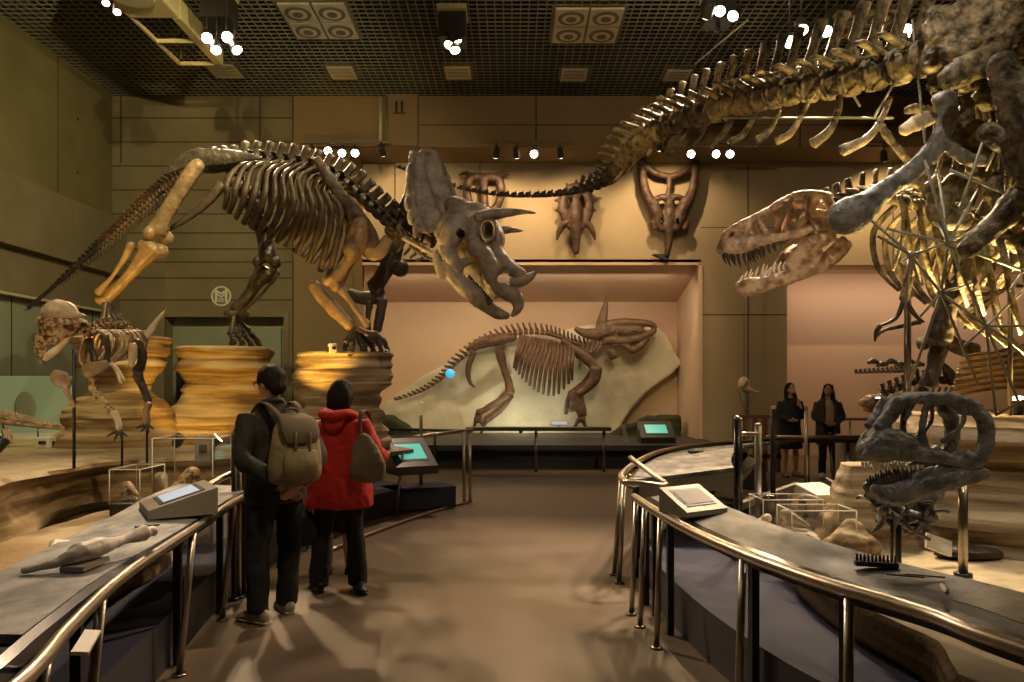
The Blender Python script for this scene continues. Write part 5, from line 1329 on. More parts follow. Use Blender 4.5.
for (px,pt0,Y) in ((74,350,6.42),(122,425,6.4),(147,425,6.85)):
    m=MB(); m.cyl(P(px,pt0,Y),V(P(px,0,Y).x,Y,.9),.014 if px==74 else .01); m.build('stand_rod','black',D)
# dark grey skull on a post
GY=4.3
G=thing('grey_skull','dark grey carnivore skull with open toothed jaws on a chrome post at right','fossil skull',(P(964,575,GY).x,GY,.5))
def gp(specs,name,half,m='bone_grey',vox=.0085,cut=None,fl=.8,amp=.006,sides=(-1,1)):
    for s in sides:
        b=MB()
        for sp in specs:
            pts_=[];rs=[]
            for q in sp:
                px,py,w=q[:3]; hw=(q[3] if len(q)>3 else half(px)); v=P(px,py,GY); pts_.append(V(v.x,GY+s*hw,v.z)); ww=w*GY/F; rs.append((ww*fl,ww))
            b.tube(pts_,rs,10,sub=4)
        b.build(name,m,G,vox=vox,amp=amp,ns=26,cut=cut)
hf=lambda px: lerp(.03,.16,max(0,min(1,(px-860)/90)))
gp([[(868,450,10),(880,440,12),(892,441,12),(905,446,9)],[(958,408,7),(967,420,8),(969,435,8),(966,450,8),(960,462,6)],[(948,452,7),(958,460,7)],[(890,398,4),(884,412,5),(874,428,7)],[(862,455,6),(872,450,12),(885,449,12),(900,451,9),(915,453,8),(930,455,7),(945,460,6),(958,464,5)],
    [(864,445,5),(872,436,5),(880,425,5),(888,414,5),(895,404,4)],[(893,402,4.5),(905,398,4.5),(920,396,4.5),(938,397,4.5),(952,402,5),(962,408,5),(968,416,4)],
    [(882,430,4),(892,436,5),(900,443,5)],[(906,402,2),(902,410,2.4),(897,420,2.2)],[(918,400,4),(914,415,3.6),(912,430,3.8),(914,446,5)],
    [(921,401,2.4),(933,402,2.6),(944,405,2.6),(948,415,2.6),(944,426,2.6),(934,436,2.8),(928,440,3)],
    [(968,416,4.5),(970,430,4.5),(966,442,4.5),(960,456,5)],[(955,404,4),(962,420,3),(966,434,3)],[(936,442,2),(942,450,2),(944,460,3)]],'skull_side',hf)
b=MB(); b.tube([P(x,y,GY) for x,y in ((870,440),(884,420),(893,404),(908,397),(925,395),(942,397),(958,403),(968,413))],[(.05,.03),(.07,.02),(.10,.02),(.12,.018),(.13,.018),(.15,.018),(.16,.025),(.15,.025)],12,sub=4)
b.build('skull_roof','bone_grey',G,vox=.01,amp=.006,ns=20)
b=MB(); b.tube([P(860,452,GY),P(870,446,GY),P(884,444,GY)],[(.04,.04),(.055,.055),(.07,.05)],12,sub=3); b.build('snout','bone_grey',G,vox=.01,amp=.006,ns=20)
gp([[(868,486,5),(878,491,9),(892,492,12.5),(908,486,12),(925,481,10),(942,476,9),(956,472,8),(970,470,6)],[(905,478,6),(920,470,6),(938,467,5),(955,468,4)]],'lower_jaw',hf,fl=.55)
for s in(-1,1):
    for i in range(13):
        x=lerp(866,912,i/12); hw=hf(x); l=7 if i%2 else 5; v=P(x,463-(.0)*i,GY); a=V(v.x,GY+s*hw,v.z); k=GY/F
        m=MB(); m.tube([a,a+V(0,0,-l*.6*k),a+V(.008,0,-l*1.2*k)],[.010,.008,.002],7,sub=2,dome=.2); m.build('tooth','tooth_white',G)
    for i in range(14):
        t=i/13; x=lerp(872,912,t); y=lerp(485,470,t); hw=hf(x); v=P(x,y+2,GY); a=V(v.x,GY+s*hw,v.z); k=GY/F; l=9 if i%2 else 7
        m=MB(); m.tube([a,a+V(0,0,l*.6*k),a+V(-.006,0,l*1.1*k)],[.011,.008,.002],7,sub=2,dome=.2); m.build('tooth','tooth_dark',G)
m=MB(); c=P(963,481,GY); m.cyl(V(c.x,GY,.5),V(c.x,GY,c.z),.026); m.build('post','steel',G)
m=MB(); m.cyl(V(c.x,GY,.5),V(c.x,GY,.52),.05); m.build('base_plate','kiosk_dark',G)
# neck bones below the skull
NB=thing('grey_neck_bones','tangled dark grey neck bones on thin stands beneath the dark skull','fossil bones',(P(905,545,4.45).x,4.45,.5))
for i,(x,y,s) in enumerate([(935,492,.055),(925,500,.06),(914,508,.06),(905,517,.06),(900,527,.055),(918,525,.05),(929,516,.05),(878,505,.05),(884,520,.045)]):
    p=P(x,y,4.5); b=vertebra(p,V(.7,.2,.6 if i%2 else -.3),.09,s*.8,.09,lean=.2,side=1.3,seg=9); b.build('neck_vertebra','bone_grey',NB,amp=.008,ns=20)
for sp_ in ([(880,508,4),(884,516,3.4),(880,526,3),(873,532,2)],[(915,500,3),(905,512,2.4),(896,524,2),(890,538,1.6)],[(930,505,3),(922,520,2.4),(912,536,2)],[(905,505,2.4),(925,522,2),(938,534,1.6)],[(888,515,2.6),(908,528,2.2),(930,540,1.6)]):
    b=MB(); pt(b,sp_,4.45,.8,8,4); b.build('neck_rib','bone_grey',NB,amp=.004,ns=20)
for (x,y) in ((892,512),(900,505),(897,520)):
    c=P(x,y,4.45); b=MB(); b.cyl(V(c.x,4.45,.5),c,.009); b.build('stand_rod','black',NB)
q=P(948,540,4.5); m=MB(); m.box((q.x,4.6,.62),(.17,.02,.10),Euler((-.5,.35,0)),.004); t=tag(m.build('caption_card','case_white',smooth=False),'bright white blank caption card on the sand behind the chrome post','label')
m=MB(); m.ball((P(968,550,4.75).x,4.75,.535),(.22,.1,.05)); tag(m.build('dark_stone','bone_dark',amp=.01,ns=12),'flat dark stone on the sand right of the chrome post','stone')
# agile skeleton in the back right
AG=thing('clawed_skeleton','dark crouching clawed skeleton with golden beaked skull behind the grey skull','dinosaur skeleton',(P(905,410,8.4).x,8.4,1.36))
def ag(specs,name,m='bone_brown',Y=8.0,vox=.014,fl=.8,amp=.008):
    b=MB()
    for s in specs: pt(b,s,Y,fl,9,4)
    return b.build(name,m,AG,vox=vox,amp=amp,ns=12)
ag([[(862,406,3),(868,402,7),(876,400,6),(884,396,4)],[(861,400,2),(858,404,1.4)]],'skull','bone_leg')  # golden light on this skull is put into its bone colour
ag([[(864,409,2),(872,410,2.6),(882,405,2)]],'lower_jaw','bone_leg',vox=0,amp=0)
for i in range(12):
    t=i/11; p=P(lerp(884,960,t),lerp(394,384,t)-8*math.sin(PI*t),8.0); vertebra(p,V(1,.1,-.05),.085,.035,.09,side=.9,seg=8).build('vertebra','bone_brown',AG)
for i in range(14):
    t=i/13; p=P(lerp(857,915,t),lerp(373,370,t),7.4); vertebra(p,V(1,0,0),.055,lerp(.008,.03,t),.03,side=.4,seg=7).build('tail_vertebra','bone_brown',AG)
for i in range(6):
    ag([[(868+i*9,363+(i%2)*3,1.5),(873+i*9,361+(i%2)*3,3),(879+i*9,363+(i%2)*2,1.5)]],'plate','bone_dark',7.5,vox=0,amp=0)
for i in range(10):
    for s in(-.25,.25): ag([[(898+i*6,388,1.6,0),(895+i*6,396,1.6,s),(890+i*6,404,1.2,s)]],'rib','bone_brown',8.0,vox=0,amp=0)
for i in range(13):
    ag([[(1024+i*2,345+i*3.5,1.6),(995,352+i*3,2),(962-i,356+i*3.4,1.2)]],'gastral_rib','bone_cream' if i%2 else 'bone_leg',7.2,vox=0,amp=0)
for i in range(9):
    ag([[(1022-i*2,286-i*1,1.8),(995-i*2,285+i*4,2.2),(972-i,284+i*5.5,1.4)]],'side_rib','bone_cream' if i%2 else 'bone_rex',7.0,vox=0,amp=0)
ag([[(920,322,3),(902,326,2.6),(888,329,2.4)],[(888,329,2.2),(879,333,2),(875,341,1.2)]],'arm','bone_dark',7.6)
ag([[(918,400,5),(925,380,5),(935,362,6)],[(935,362,4),(950,372,4),(960,390,5)]],'hind_leg','bone_dark',7.6)
ag([[(920,345,7),(938,338,8),(955,345,8),(975,352,9)]],'pelvis','bone_rex',7.8)
# ================= people =================
def hand(b, w, d, side, curl=.35, s=1.0, up=(0,0,1)):
    """w wrist, d direction of the fingers, side = thumb direction"""
    d=Vector(d).normalized(); sd=Vector(side); sd=(sd-sd.dot(d)*d).normalized(); n=d.cross(sd)
    b.tube([w,w+d*.035*s,w+d*.085*s],[(.022*s,.016*s),(.036*s,.015*s),(.038*s,.012*s)],10,ref=sd,sub=2)
    for k,(o,l) in enumerate(((.027,.068),(.009,.077),(-.009,.072),(-.026,.055))):
        a=w+d*.085*s+sd*o*s; b.tube([a-d*.015*s,a+d*l*.45*s+n*curl*.01*s,a+d*l*.8*s+n*curl*.035*s,a+d*l*.92*s+n*curl*.06*s],[.0095*s,.009*s,.008*s,.007*s],7,ref=sd,sub=2)
    a=w+d*.03*s+sd*.03*s; b.tube([a-sd*.01*s,a+sd*.022*s+d*.025*s,a+sd*.03*s+d*.055*s+n*.01*s],[.0125*s,.011*s,.009*s],7,sub=2)
def person(label,pos,yaw,H,parts_fn,arms,legs_,head_yaw=0,head_pitch=0,vox=.010,lean=(0,0),torso=1.0,loose=.0,fem=False):
    s=H/1.7; M=Matrix.Translation(Vector(pos))@Matrix.Rotation(yaw,4,'Z')@Matrix.Scale(s,4)
    root=thing('person',label,'person',pos)
    def T(b): b.v=[M@v for v in b.v]; return b
    lx,ly=lean
    def Z(x,y,z): k=max(0,(z-.85)/.75); return V(x+lx*k,y+ly*k,z)
    b=MB()
    b.tube([Z(0,0,.84),Z(0,0,.95),Z(0,.0,1.08),Z(0,.01,1.25),Z(0,0,1.36),Z(0,-.005,1.43),Z(0,.0,1.50),Z(0,.01,1.55)],
           [(.15,.10),(.158,.105),(.13,.092),(.155,.11),(.165,.095),(.10,.065),(.052,.052),(.05,.05)],16,ref=(1,0,0),sub=2)
    Hc=Z(0,.02,1.615)
    HM=Matrix.Translation(Hc)@Matrix.Rotation(head_yaw,4,'Z')@Matrix.Rotation(head_pitch,4,'X')
    h=MB()
    h.ball((0,0,.01),(.073,.092,.105),seg=18,rings=12); h.ball((0,.022,-.045),(.056,.066,.062)); h.ball((0,.062,-.085),(.024,.022,.018))
    h.tube([(0,.086,.018),(0,.102,-.012),(0,.108,-.026)],[(.008,.008),(.012,.01),(.016,.011)],8,ref=(1,0,0),sub=2)
    for q in(-1,1): h.ball((q*.075,-.005,-.01),(.010,.02,.032)); h.ball((q*.03,.078,.022),(.024,.012,.008))
    h.tube([(-.022,.083,-.055),(0,.092,-.053),(.022,.083,-.055)],[.006,.009,.006],7,ref=(0,0,1),sub=2); h.ball((0,.084,-.064),(.02,.01,.007))
    h.v=[HM@v for v in h.v]; b.add(h.v,h.f)
    for side,(el,wr,hd,th) in zip((-1,1),arms):
        sh=Z(side*.165,0,1.385)
        el=Vector(el); wr=Vector(wr)
        b.tube([sh,sh.lerp(el,.5),el,el.lerp(wr,.4),wr],[.05,.044,.037,.036,.024],10,sub=2)
        hand(b,wr,hd,th)
    for side,(kn,an,toe) in zip((-1,1),legs_):
        hp=V(side*.085,0,.90); kn=Vector(kn); an=Vector(an)
        b.tube([hp,hp.lerp(kn,.5),kn,kn.lerp(an,.35),an],[.085,.07,.052,.053,.036],12,sub=2)
        td=Vector(toe).normalized(); b.tube([an+V(0,0,-.03)-td*.05,an+V(0,0,-.04)+td*.08,an+V(0,0,-.06)+td*.17],[(.035,.035),(.042,.028),(.036,.018)],10,ref=(0,0,1),sub=2)
    T(b); b.build('body','skin',root,vox=vox*s,sm=1)
    for q in(-1,1):
        e=MB(); e.ball(HM@V(q*.03,.082,.014),(.011,.008,.007)); T(e); e.build('eye','tooth_dark',root)
    parts_fn(root,T,Z,HM,arms,legs_)
    return root,M
def cloth(root,T,name,m,build,vox=.013,amp=.007,ns=9,sm=3):
    b=MB(); build(b); T(b); return b.build(name,m,root,vox=vox,amp=amp,ns=ns,sm=sm)
def trousers(b,legs_,w=1.0,top=.98,hem=.08,flare=1.0):
    b.tube([V(0,0,.86),V(0,0,.93),V(0,0,top)],[(.165,.12),(.175,.125),(.165,.115)],14,ref=(1,0,0),sub=2)
    for side,(kn,an,toe) in zip((-1,1),legs_):
        hp=V(side*.088,0,.90); kn=Vector(kn); an=Vector(an)-V(0,0,an[2]-hem)
        b.tube([hp,hp.lerp(kn,.5),kn,kn.lerp(an,.5),an],[.10*w,.092*w,.078*w,.075*w*flare,.072*w*flare],12,sub=3,dome=.1)
def shoe(b,an,toe,m=1.0):
    an=Vector(an); td=Vector(toe).normalized(); g=V(an.x,an.y,0)
    b.tube([g-td*.075+V(0,0,.045),g+V(0,0,.055),g+td*.08+V(0,0,.045),g+td*.15+V(0,0,.034),g+td*.19+V(0,0,.028)],[(.05,.035),(.06,.042),(.045,.05),(.032,.05),(.022,.036)],12,ref=(0,0,1),sub=2)
def sole(b,an,toe):
    an=Vector(an); td=Vector(toe).normalized(); g=V(an.x,an.y,.014)
    b.tube([g-td*.08,g,g+td*.09,g+td*.16,g+td*.2],[(.014,.037),(.014,.043),(.014,.051),(.014,.05),(.013,.034)],12,ref=(0,0,1),sub=2,dome=.3)
def add_shoes(root,T,legs_,up,so):
    for (kn,an,toe) in legs_:
        b=MB(); shoe(b,an,toe); T(b); o=b.build('shoe',up,root,vox=.008,sm=3)
        b=MB(); sole(b,an,toe); T(b); b.build('sole',so,o)
# --- visitor with backpack ---
def man_parts(root,T,Z,HM,arms,legs_):
    def j(b):
        b.tube([Z(0,0,.80),Z(0,0,.9),Z(0,0,1.05),Z(0,-.0,1.22),Z(0,-.01,1.36),Z(0,-.01,1.44),Z(0,0,1.49)],[(.215,.15),(.215,.155),(.20,.145),(.205,.145),(.19,.125),(.12,.09),(.085,.08)],18,ref=(1,0,0),sub=3,dome=.1)
        for side,(el,wr,hd,th) in zip((-1,1),arms):
            sh=Z(side*.17,0,1.38); el=Vector(el); wr=Vector(wr)
            b.tube([sh,sh.lerp(el,.5),el,el.lerp(wr,.5),wr.lerp(el,.08)],[.078,.072,.064,.058,.052],12,sub=3,dome=.2)
    cloth(root,T,'jacket','jacket_dark',j,amp=.012,ns=7)
    cloth(root,T,'trousers','trouser_black',lambda b:trousers(b,legs_,1.02,.96,.07),amp=.010,ns=7)
    add_shoes(root,T,legs_,'shoe_grey','sole')
    b=MB(); b.tube([Z(0,-.02,1.465),Z(0,-.01,1.50)],[(.088,.08),(.078,.07)],14,ref=(1,0,0),sub=1,dome=0); T(b); b.build('collar','jacket_dark',root)
    h=MB(); h.ball((0,-.022,.032),(.092,.106,.10),seg=18,rings=12); h.ball((0,-.065,-.02),(.078,.055,.07)); h.tube([(-.07,.0,.02),(-.075,.02,.0)],.014,6,sub=1); h.tube([(.07,.0,.02),(.075,.02,0)],.014,6,sub=1); h.ball((0,.045,.085),(.055,.045,.028))
    h.v=[HM@v for v in h.v]; T(h); h.build('hair','hair',root,vox=.011,amp=.006,ns=22)
    g=MB()
    for q in(-1,1): g.tube([HM@V(q*.078,-.0,.012),HM@V(q*.074,.06,.018),HM@V(q*.055,.094,.018)],.0028,6,sub=1); g.tube([HM@V(q*(.034+.022*math.cos(a)),.098,.014+.017*math.sin(a)) for a in [PI*k/8 for k in range(17)]],.0024,5,sub=1)
    T(g); g.build('glasses','black',root)
mp=(-1.635,5.12,0)
man,MM=person('visitor seen from behind in dark jacket, hands clasped below a khaki backpack',mp,.72,1.71,man_parts,
  [((-.27,-.10,1.12),(-.055,-.20,.92),(.8,-.1,-.45),(0,-.3,1)),((.27,-.10,1.12),(.075,-.215,.93),(-.8,-.1,-.5),(0,-.2,1))],
  [((-.12,.02,.48),(-.13,-.03,.08),(-.35,1,0)),((.11,.03,.48),(.12,.08,.08),(.1,1,0))],head_yaw=.35,head_pitch=-.18,lean=(-.01,.05),vox=.0085)
bp=thing('backpack','khaki canvas backpack worn by the visitor in the dark jacket','backpack',MM@V(0,-.27,.96))
def TM(b): b.v=[MM@v for v in b.v]; return b
b=MB(); b.tube([(0.02,-.25,.97),(0.02,-.265,1.05),(.02,-.265,1.18),(.02,-.25,1.30),(.02,-.22,1.385)],[(.175,.085),(.185,.105),(.175,.10),(.145,.085),(.095,.05)],18,ref=(1,0,0),sub=3,dome=.4); TM(b); b.build('bag','khaki',bp,vox=.012,amp=.008,ns=9)
b=MB(); b.tube([(.02,-.345,1.00),(.02,-.365,1.08),(.02,-.35,1.17)],[(.12,.035),(.125,.045),(.115,.03)],14,ref=(1,0,0),sub=3); TM(b); b.build('pocket','khaki',bp,vox=.01,amp=.004)
b=MB(); b.tube([(.02,-.20,1.405),(.02,-.30,1.37),(.02,-.355,1.28),(.02,-.36,1.22)],[(.11,.014),(.13,.014),(.13,.012),(.10,.010)],14,ref=(1,0,0),sub=3); TM(b); b.build('flap','khaki_dark',bp)
for q in(-1,1):
    b=MB(); b.tube([(.02+q*.07,-.21,1.38),(q*.10,-.12,1.47),(q*.11,.02,1.475),(q*.12,.13,1.36),(q*.14,.13,1.2),(q*.19,.02,1.05),(q*.17,-.16,1.0)],[(.022,.007)]*7,8,ref=(1,0,0),sub=4); TM(b); b.build('strap','khaki_dark',bp)
    b=MB(); b.tube([(.02+q*.05,-.372,1.30),(.02+q*.05,-.378,1.2),(.02+q*.05,-.372,1.15)],[(.011,.004)]*3,6,ref=(1,0,0),sub=2); TM(b); b.build('buckle_strap','khaki_dark',bp)
b=MB(); b.tube([(-.02,-.19,1.395),(-.015,-.2,1.44),(.055,-.2,1.44),(.06,-.19,1.395)],.009,7,sub=4); TM(b); b.build('grab_handle','khaki_dark',bp)
# --- visitor in red ---
def red_parts(root,T,Z,HM,arms,legs_):
    def j(b):
        b.tube([Z(0,0,.70),Z(0,0,.80),Z(0,0,.95),Z(0,0,1.10),Z(0,-.0,1.24),Z(0,-.01,1.36),Z(0,-.01,1.43),Z(0,0,1.48)],[(.30,.20),(.29,.20),(.26,.18),(.24,.165),(.235,.155),(.215,.14),(.135,.10),(.09,.085)],20,ref=(1,0,0),sub=3,dome=.05)
        for side,(el,wr,hd,th) in zip((-1,1),arms):
            sh=Z(side*.17,0,1.38); el=Vector(el); wr=Vector(wr)
            b.tube([sh,sh.lerp(el,.5),el,el.lerp(wr,.5),wr.lerp(el,.08)],[.082,.076,.07,.062,.055],12,sub=3,dome=.2)
    cloth(root,T,'jacket','red_fleece',j,amp=.014,ns=6)
    cloth(root,T,'hood','red_fleece',lambda b:(b.tube([Z(-.12,.03,1.43),Z(-.10,-.10,1.46),Z(0,-.15,1.44),Z(.10,-.10,1.46),Z(.12,.03,1.43)],[(.035,.045),(.045,.06),(.05,.075),(.045,.06),(.035,.045)],12,ref=(0,0,1),sub=4),b.tube([Z(0,-.14,1.42),Z(0,-.165,1.35),Z(0,-.15,1.30)],[(.10,.03),(.085,.03),(.03,.02)],12,ref=(1,0,0),sub=3)),amp=.006)
    cloth(root,T,'trousers','trouser_black',lambda b:trousers(b,legs_,.98,.94,.05,1.12),amp=.009,ns=7)
    add_shoes(root,T,legs_,'shoe_black','shoe_black')
    h=MB(); h.ball((0,-.012,.022),(.097,.112,.112),seg=18,rings=12)
    h.tube([(0,-.04,.03),(0,-.06,-.05),(0,-.06,-.125)],[(.10,.078),(.106,.072),(.094,.055)],16,ref=(1,0,0),sub=3)
    for q in(-1,1): h.tube([(q*.072,.0,.04),(q*.08,.0,-.04),(q*.07,-.01,-.11)],[.022,.024,.016],8,sub=3)
    h.v=[HM@v for v in h.v]; T(h); h.build('hair','hair',root,vox=.011,amp=.006,ns=18)
rp_=(-1.36,5.80,0)
red,RM=person('visitor seen from behind in a red hooded jacket and black trousers, short black hair',rp_,-.12,1.62,red_parts,
  [((-.25,.03,1.10),(-.14,.24,1.10),(.2,1,0),(1,0,.2)),((.31,.02,1.14),(.30,.26,1.08),(-.1,1,.1),(-1,0,.2))],
  [((-.14,.02,.47),(-.16,-.03,.08),(-.55,.9,0)),((.13,.03,.47),(.15,.06,.08),(.35,-.6,0))],head_yaw=-.1,head_pitch=-.12,lean=(0,.06),vox=.0095)
RM=Matrix.Translation((.06,0,0))@RM
sb=thing('shoulder_bag','khaki slouchy shoulder bag hanging from the right shoulder of the visitor in red','bag',RM@V(.24,-.2,.92))
def TR_(b): b.v=[RM@v for v in b.v]; return b
b=MB(); b.tube([(.25,-.20,.95),(.25,-.21,1.02),(.235,-.205,1.14),(.21,-.19,1.24),(.20,-.18,1.30)],[(.13,.06),(.15,.075),(.125,.065),(.08,.04),(.04,.02)],16,ref=(1,0,0),sub=3); TR_(b); b.build('bag','khaki_bag',sb,vox=.012,amp=.01,ns=9)
for q in(0,1):
    b=MB(); b.tube([(.20,-.19+q*.0,1.27),(.17,-.165,1.36),(.15+q*.02,-.08,1.475),(.15+q*.02,.04,1.475),(.19,.08,1.38),(.25,-.05,1.2),(.29,-.17,1.12)],[(.012,.006)]*7,8,ref=(1,0,0),sub=4); TR_(b); b.build('strap','khaki_dark',sb)
# --- child between them ---
def child_parts(root,T,Z,HM,arms,legs_):
    def j(b):
        b.tube([Z(0,0,.82),Z(0,0,.95),Z(0,0,1.2),Z(0,0,1.38),Z(0,0,1.46)],[(.19,.14),(.185,.135),(.18,.13),(.17,.115),(.09,.075)],16,ref=(1,0,0),sub=3,dome=.1)
        for side,(el,wr,hd,th) in zip((-1,1),arms):
            sh=Z(side*.16,0,1.38); el=Vector(el); b.tube([sh,sh.lerp(el,.5),el],[.07,.065,.06],10,sub=3,dome=.2)
    cloth(root,T,'shirt','shirt_lime',j); cloth(root,T,'shorts','jacket_dark',lambda b:(b.tube([V(0,0,.84),V(0,0,.95)],[(.18,.13),(.17,.12)],14,ref=(1,0,0),sub=2),[b.tube([V(q*.09,0,.9),V(q*.11,0,.70),V(q*.115,.0,.52)],[.11,.10,.10],12,sub=2,dome=.1) for q in(-1,1)]))
    add_shoes(root,T,legs_,'shoe_black','shoe_black')
    h=MB(); h.ball((0,-.012,.03),(.085,.1,.1)); h.v=[HM@v for v in h.v]; T(h); h.build('hair','hair',root,vox=.012,amp=.005,ns=20)
person('child in lime shirt and dark shorts, mostly hidden behind the visitor in red',(-1.50,6.35,0),.1,1.15,child_parts,
  [((-.22,.02,1.10),(-.24,.12,.92),(0,.3,-1),(0,1,0)),((.22,.02,1.10),(.22,.16,.95),(0,.4,-1),(0,1,0))],
  [((-.10,.02,.47),(-.10,-.02,.08),(-.1,1,0)),((.12,.0,.47),(.14,.0,.08),(.1,1,0))],vox=.011)
hb=P(266,0,5.3)
bz=thing('hand_bag','black soft bag hanging between the two near visitors','bag',P(309,546,5.75))
b=MB(); b.tube([P(309,543,5.75),P(308,535,5.75),P(308,523,5.75),P(308,514,5.75)],[(.04,.065),(.05,.075),(.045,.065),(.03,.035)],14,ref=(0,1,0),sub=3); b.build('bag','trouser_black',bz,vox=.01,amp=.006)
for q in(-1,1):
    b=MB(); b.tube([P(308+q*3,515,5.75),P(312+q*2,500,5.72),P(315,487,5.7)],.006,6,sub=3); b.build('handle','black',bz)
# --- two visitors at the back ---
def back_parts(kind):
    def f(root,T,Z,HM,arms,legs_):
        if kind==0:
            def j(b):
                b.tube([Z(0,0,.52),Z(0,0,.72),Z(0,0,.95),Z(0,0,1.2),Z(0,0,1.37),Z(0,0,1.46)],[(.24,.17),(.225,.165),(.20,.15),(.20,.14),(.185,.12),(.085,.075)],18,ref=(1,0,0),sub=3,dome=.05)
                for side,(el,wr,hd,th) in zip((-1,1),arms):
                    sh=Z(side*.17,0,1.38); el=Vector(el); wr=Vector(wr); b.tube([sh,sh.lerp(el,.5),el,el.lerp(wr,.5),wr.lerp(el,.1)],[.075,.068,.062,.055,.048],12,sub=3,dome=.2)
            cloth(root,T,'coat','coat_black',j,vox=.016); add_shoes(root,T,legs_,'khaki','khaki_dark')
        else:
            def j(b):
                b.tube([Z(0,0,1.0),Z(0,0,1.2),Z(0,0,1.37),Z(0,0,1.44)],[(.15,.115),(.165,.12),(.16,.10),(.07,.065)],16,ref=(1,0,0),sub=3)
            cloth(root,T,'shirt','shirt_pale',j,vox=.016)
            def c(b):
                for q in(-1,1): b.tube([Z(q*.13,-.01,.62),Z(q*.13,-.01,.9),Z(q*.12,-.0,1.2),Z(q*.11,-.01,1.38),Z(q*.05,-.03,1.45)],[(.085,.14),(.085,.14),(.08,.135),(.075,.11),(.04,.07)],14,ref=(1,0,0),sub=3)
                b.tube([Z(0,-.1,.62),Z(0,-.09,1.0),Z(0,-.08,1.38)],[(.16,.06),(.16,.06),(.14,.06)],14,ref=(1,0,0),sub=3)
                for side,(el,wr,hd,th) in zip((-1,1),arms):
                    sh=Z(side*.17,0,1.38); el=Vector(el); wr=Vector(wr); b.tube([sh,sh.lerp(el,.5),el,el.lerp(wr,.5),wr.lerp(el,.1)],[.078,.07,.064,.056,.05],12,sub=3,dome=.2)
            cloth(root,T,'cardigan','cardigan',c,vox=.016); cloth(root,T,'trousers','denim',lambda b:trousers(b,legs_,.95,.98,.07),vox=.016); add_shoes(root,T,legs_,'case_white','sole')
        h=MB(); h.ball((0,-.018,.035),(.086,.098,.1),seg=16,rings=10)
        h.tube([(0,-.05,.03),(0,-.075,-.08),(0,-.08,-.2),(0,-.08,-.3)],[(.09,.06),(.10,.055),(.10,.05),(.07,.03)],14,ref=(1,0,0),sub=3)
        for q in(-1,1): h.tube([(q*.055,.02,.09),(q*.083,-.01,.0),(q*.095,-.02,-.12),(q*.10,-.01,-.26)],[.028,.02,.03,.02],9,sub=3)
        R=Matrix.Translation(HM.to_translation())@Matrix.Rotation(0,4,'Z')
        h.v=[HM@v for v in h.v]; T(h); h.build('hair','hair' if kind==0 else 'hair_brown',root,vox=.013,amp=.005,ns=16)
    return f
person('visitor in long black coat with hand raised to mouth, at the back right',(P(790,0,13.2).x,13.2,0),PI+.15,1.64,back_parts(0),
  [((-.24,.04,1.10),(-.10,.20,1.30),(.45,-.05,1),(1,0,0)),((.25,.02,1.12),(.12,.2,1.05),(-1,.3,0),(0,0,1))],
  [((-.10,.02,.48),(-.11,0,.08),(-.2,1,0)),((.10,.02,.48),(.11,.0,.08),(.2,1,0))],head_yaw=.15,head_pitch=.25,vox=.013)
person('visitor in dark grey cardigan and pale shirt beside the one in the black coat',(P(828,0,13.1).x,13.1,0),PI-.1,1.62,back_parts(1),
  [((-.25,.02,1.12),(-.06,.19,1.0),(1,.2,-.1),(0,0,1)),((.25,.02,1.12),(.09,.19,1.02),(-1,.3,-.1),(0,0,1))],
  [((-.10,.02,.48),(-.11,0,.08),(-.2,1,0)),((.10,.02,.48),(.11,.0,.08),(.2,1,0))],head_yaw=-.4,head_pitch=.3,vox=.013)
# warm floor floodlights on the islands, aimed up at the bones; and unseen fill lamps added over the near half of the hall
def flood(pos,tg,pw,ang,col,label,r=.06):
    spotfix(pos,tg,label,'small floodlights hidden among the rocks',m='kiosk_dark',lens='lens_warm',r=r,ln=.14,power=pw,ang=ang,col=col,name='floodlight',rad=.04)
GOLD=(1,.56,.09)
flood((-4.75,6.9,1.1),(-4.8,9.1,2.95),430,26,GOLD,'small floodlight on the left rock base under the stretched hind leg')
flood((-2.55,7.7,1.05),(-2.2,8.9,2.4),280,46,GOLD,'small floodlight on the left rock base before the right pedestal')
flood((-3.0,7.55,1.08),(-.9,8.3,3.1),650,34,(1,.62,.18),'small floodlight on the rock edge aimed at the horned skull')
flood((-3.6,8.0,1.05),(-3.9,9.4,1.8),85,80,GOLD,'small floodlight in front of the middle pedestal')
flood((-4.6,5.6,1.0),(-3.6,6.3,1.5),25,70,(1,.75,.4),'small floodlight beside the domed skeleton')
flood((3.3,6.6,1.5),(3.3,6.6,4.5),430,56,(1,.68,.2),'small floodlight on the cliff beneath the raised tail')
flood((4.3,6.3,1.5),(3.6,5.7,4.5),1100,80,(1,.70,.25),'small floodlight on the cliff beneath the hip bones')
flood((2.2,6.3,.65),(2.9,7.9,3.2),55,34,(1,.74,.42),'small floodlight below the tan open-jawed skull')
NG='unseen fill lamps added over the near half of the hall'
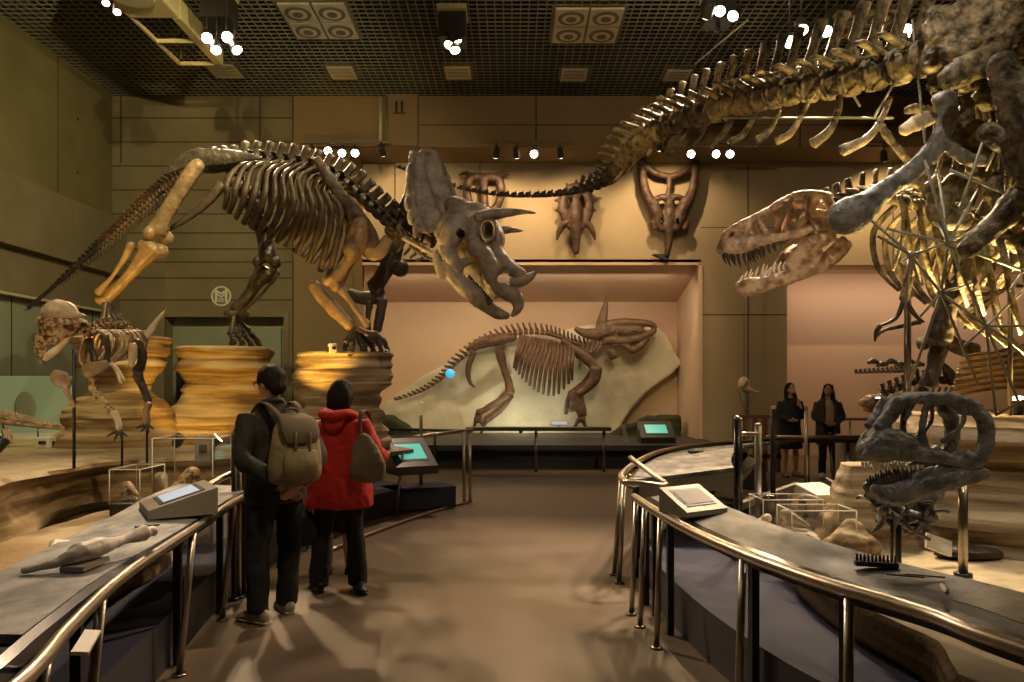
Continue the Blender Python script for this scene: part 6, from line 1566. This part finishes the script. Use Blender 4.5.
for i,(p,tg,pw,an,col) in enumerate([
  ((-1.5,1.0,7.1),(-3.2,8.5,2.5),200,40,(1,.72,.42)),
  ((0.8,1.2,7.1),(-.6,8.3,3.2),700,26,(1,.80,.6)),
  ((3.0,2.0,7.1),(3.0,8.0,3.2),700,26,(1,.78,.55)),
  ((1.0,2.5,7.1),(3.0,5.8,3.3),420,20,(1,.84,.66)),
  ((-2.8,1.5,7.1),(-2.2,3.8,.8),170,60,(1,.82,.66)),
  ((2.4,6.8,7.1),(2.7,4.6,.8),420,36,(1,.84,.68)),
  ((-4.0,3.5,7.1),(-4.4,7.0,.9),420,50,(1,.80,.5)),
  ((-3.0,6.5,6.4),(-8.1,11.5,3.4),950,95,(1,.80,.36)),
  ((-1.4,7.5,6.4),(-5.5,15,3.0),560,90,(1,.80,.42)),
  ((2.0,7.0,7.1),(3.0,15,6.0),300,100,(1,.74,.42)),
  ((.8,1.4,7.1),(2.65,4.3,1.2),420,20,(1,.84,.66)),
  ((.8,2.0,7.1),(-3.4,5.2,.7),700,34,(1,.76,.42)),
  ((6.5,3.2,7.1),(2.8,4.9,.9),500,34,(1,.80,.5))]):
    spotfix(p,tg,'added black fill lamp over the near half of the hall, number %d from the entrance'%(i+1) if 0 else 'unseen black fill lamp added above the near half of the hall',NG,power=pw,ang=an,col=col,top=ZC,lens='lens_warm')
# ================= camera, world =================
cam = bpy.data.cameras.new('camera'); co = bpy.data.objects.new('camera', cam); C.objects.link(co)
cam.sensor_width = 36; cam.lens = F/1024*36; co.location = (0,0,CH); co.rotation_euler = (PI/2,0,0)
cam.shift_y = (CY-341)/1024
bpy.context.scene.camera = co
w = bpy.data.worlds.new('world'); bpy.context.scene.world = w; w.use_nodes = True
w.node_tree.nodes['Background'].inputs[0].default_value = (1,.74,.45,1)
w.node_tree.nodes['Background'].inputs[1].default_value = .04
vs = bpy.context.scene.view_settings
vs.view_transform='Standard'; vs.look='None'; vs.gamma=1; vs.use_curve_mapping=False; vs.exposure=-0.12
for o in bpy.data.objects:
    if '_o' in o: del o['_o']
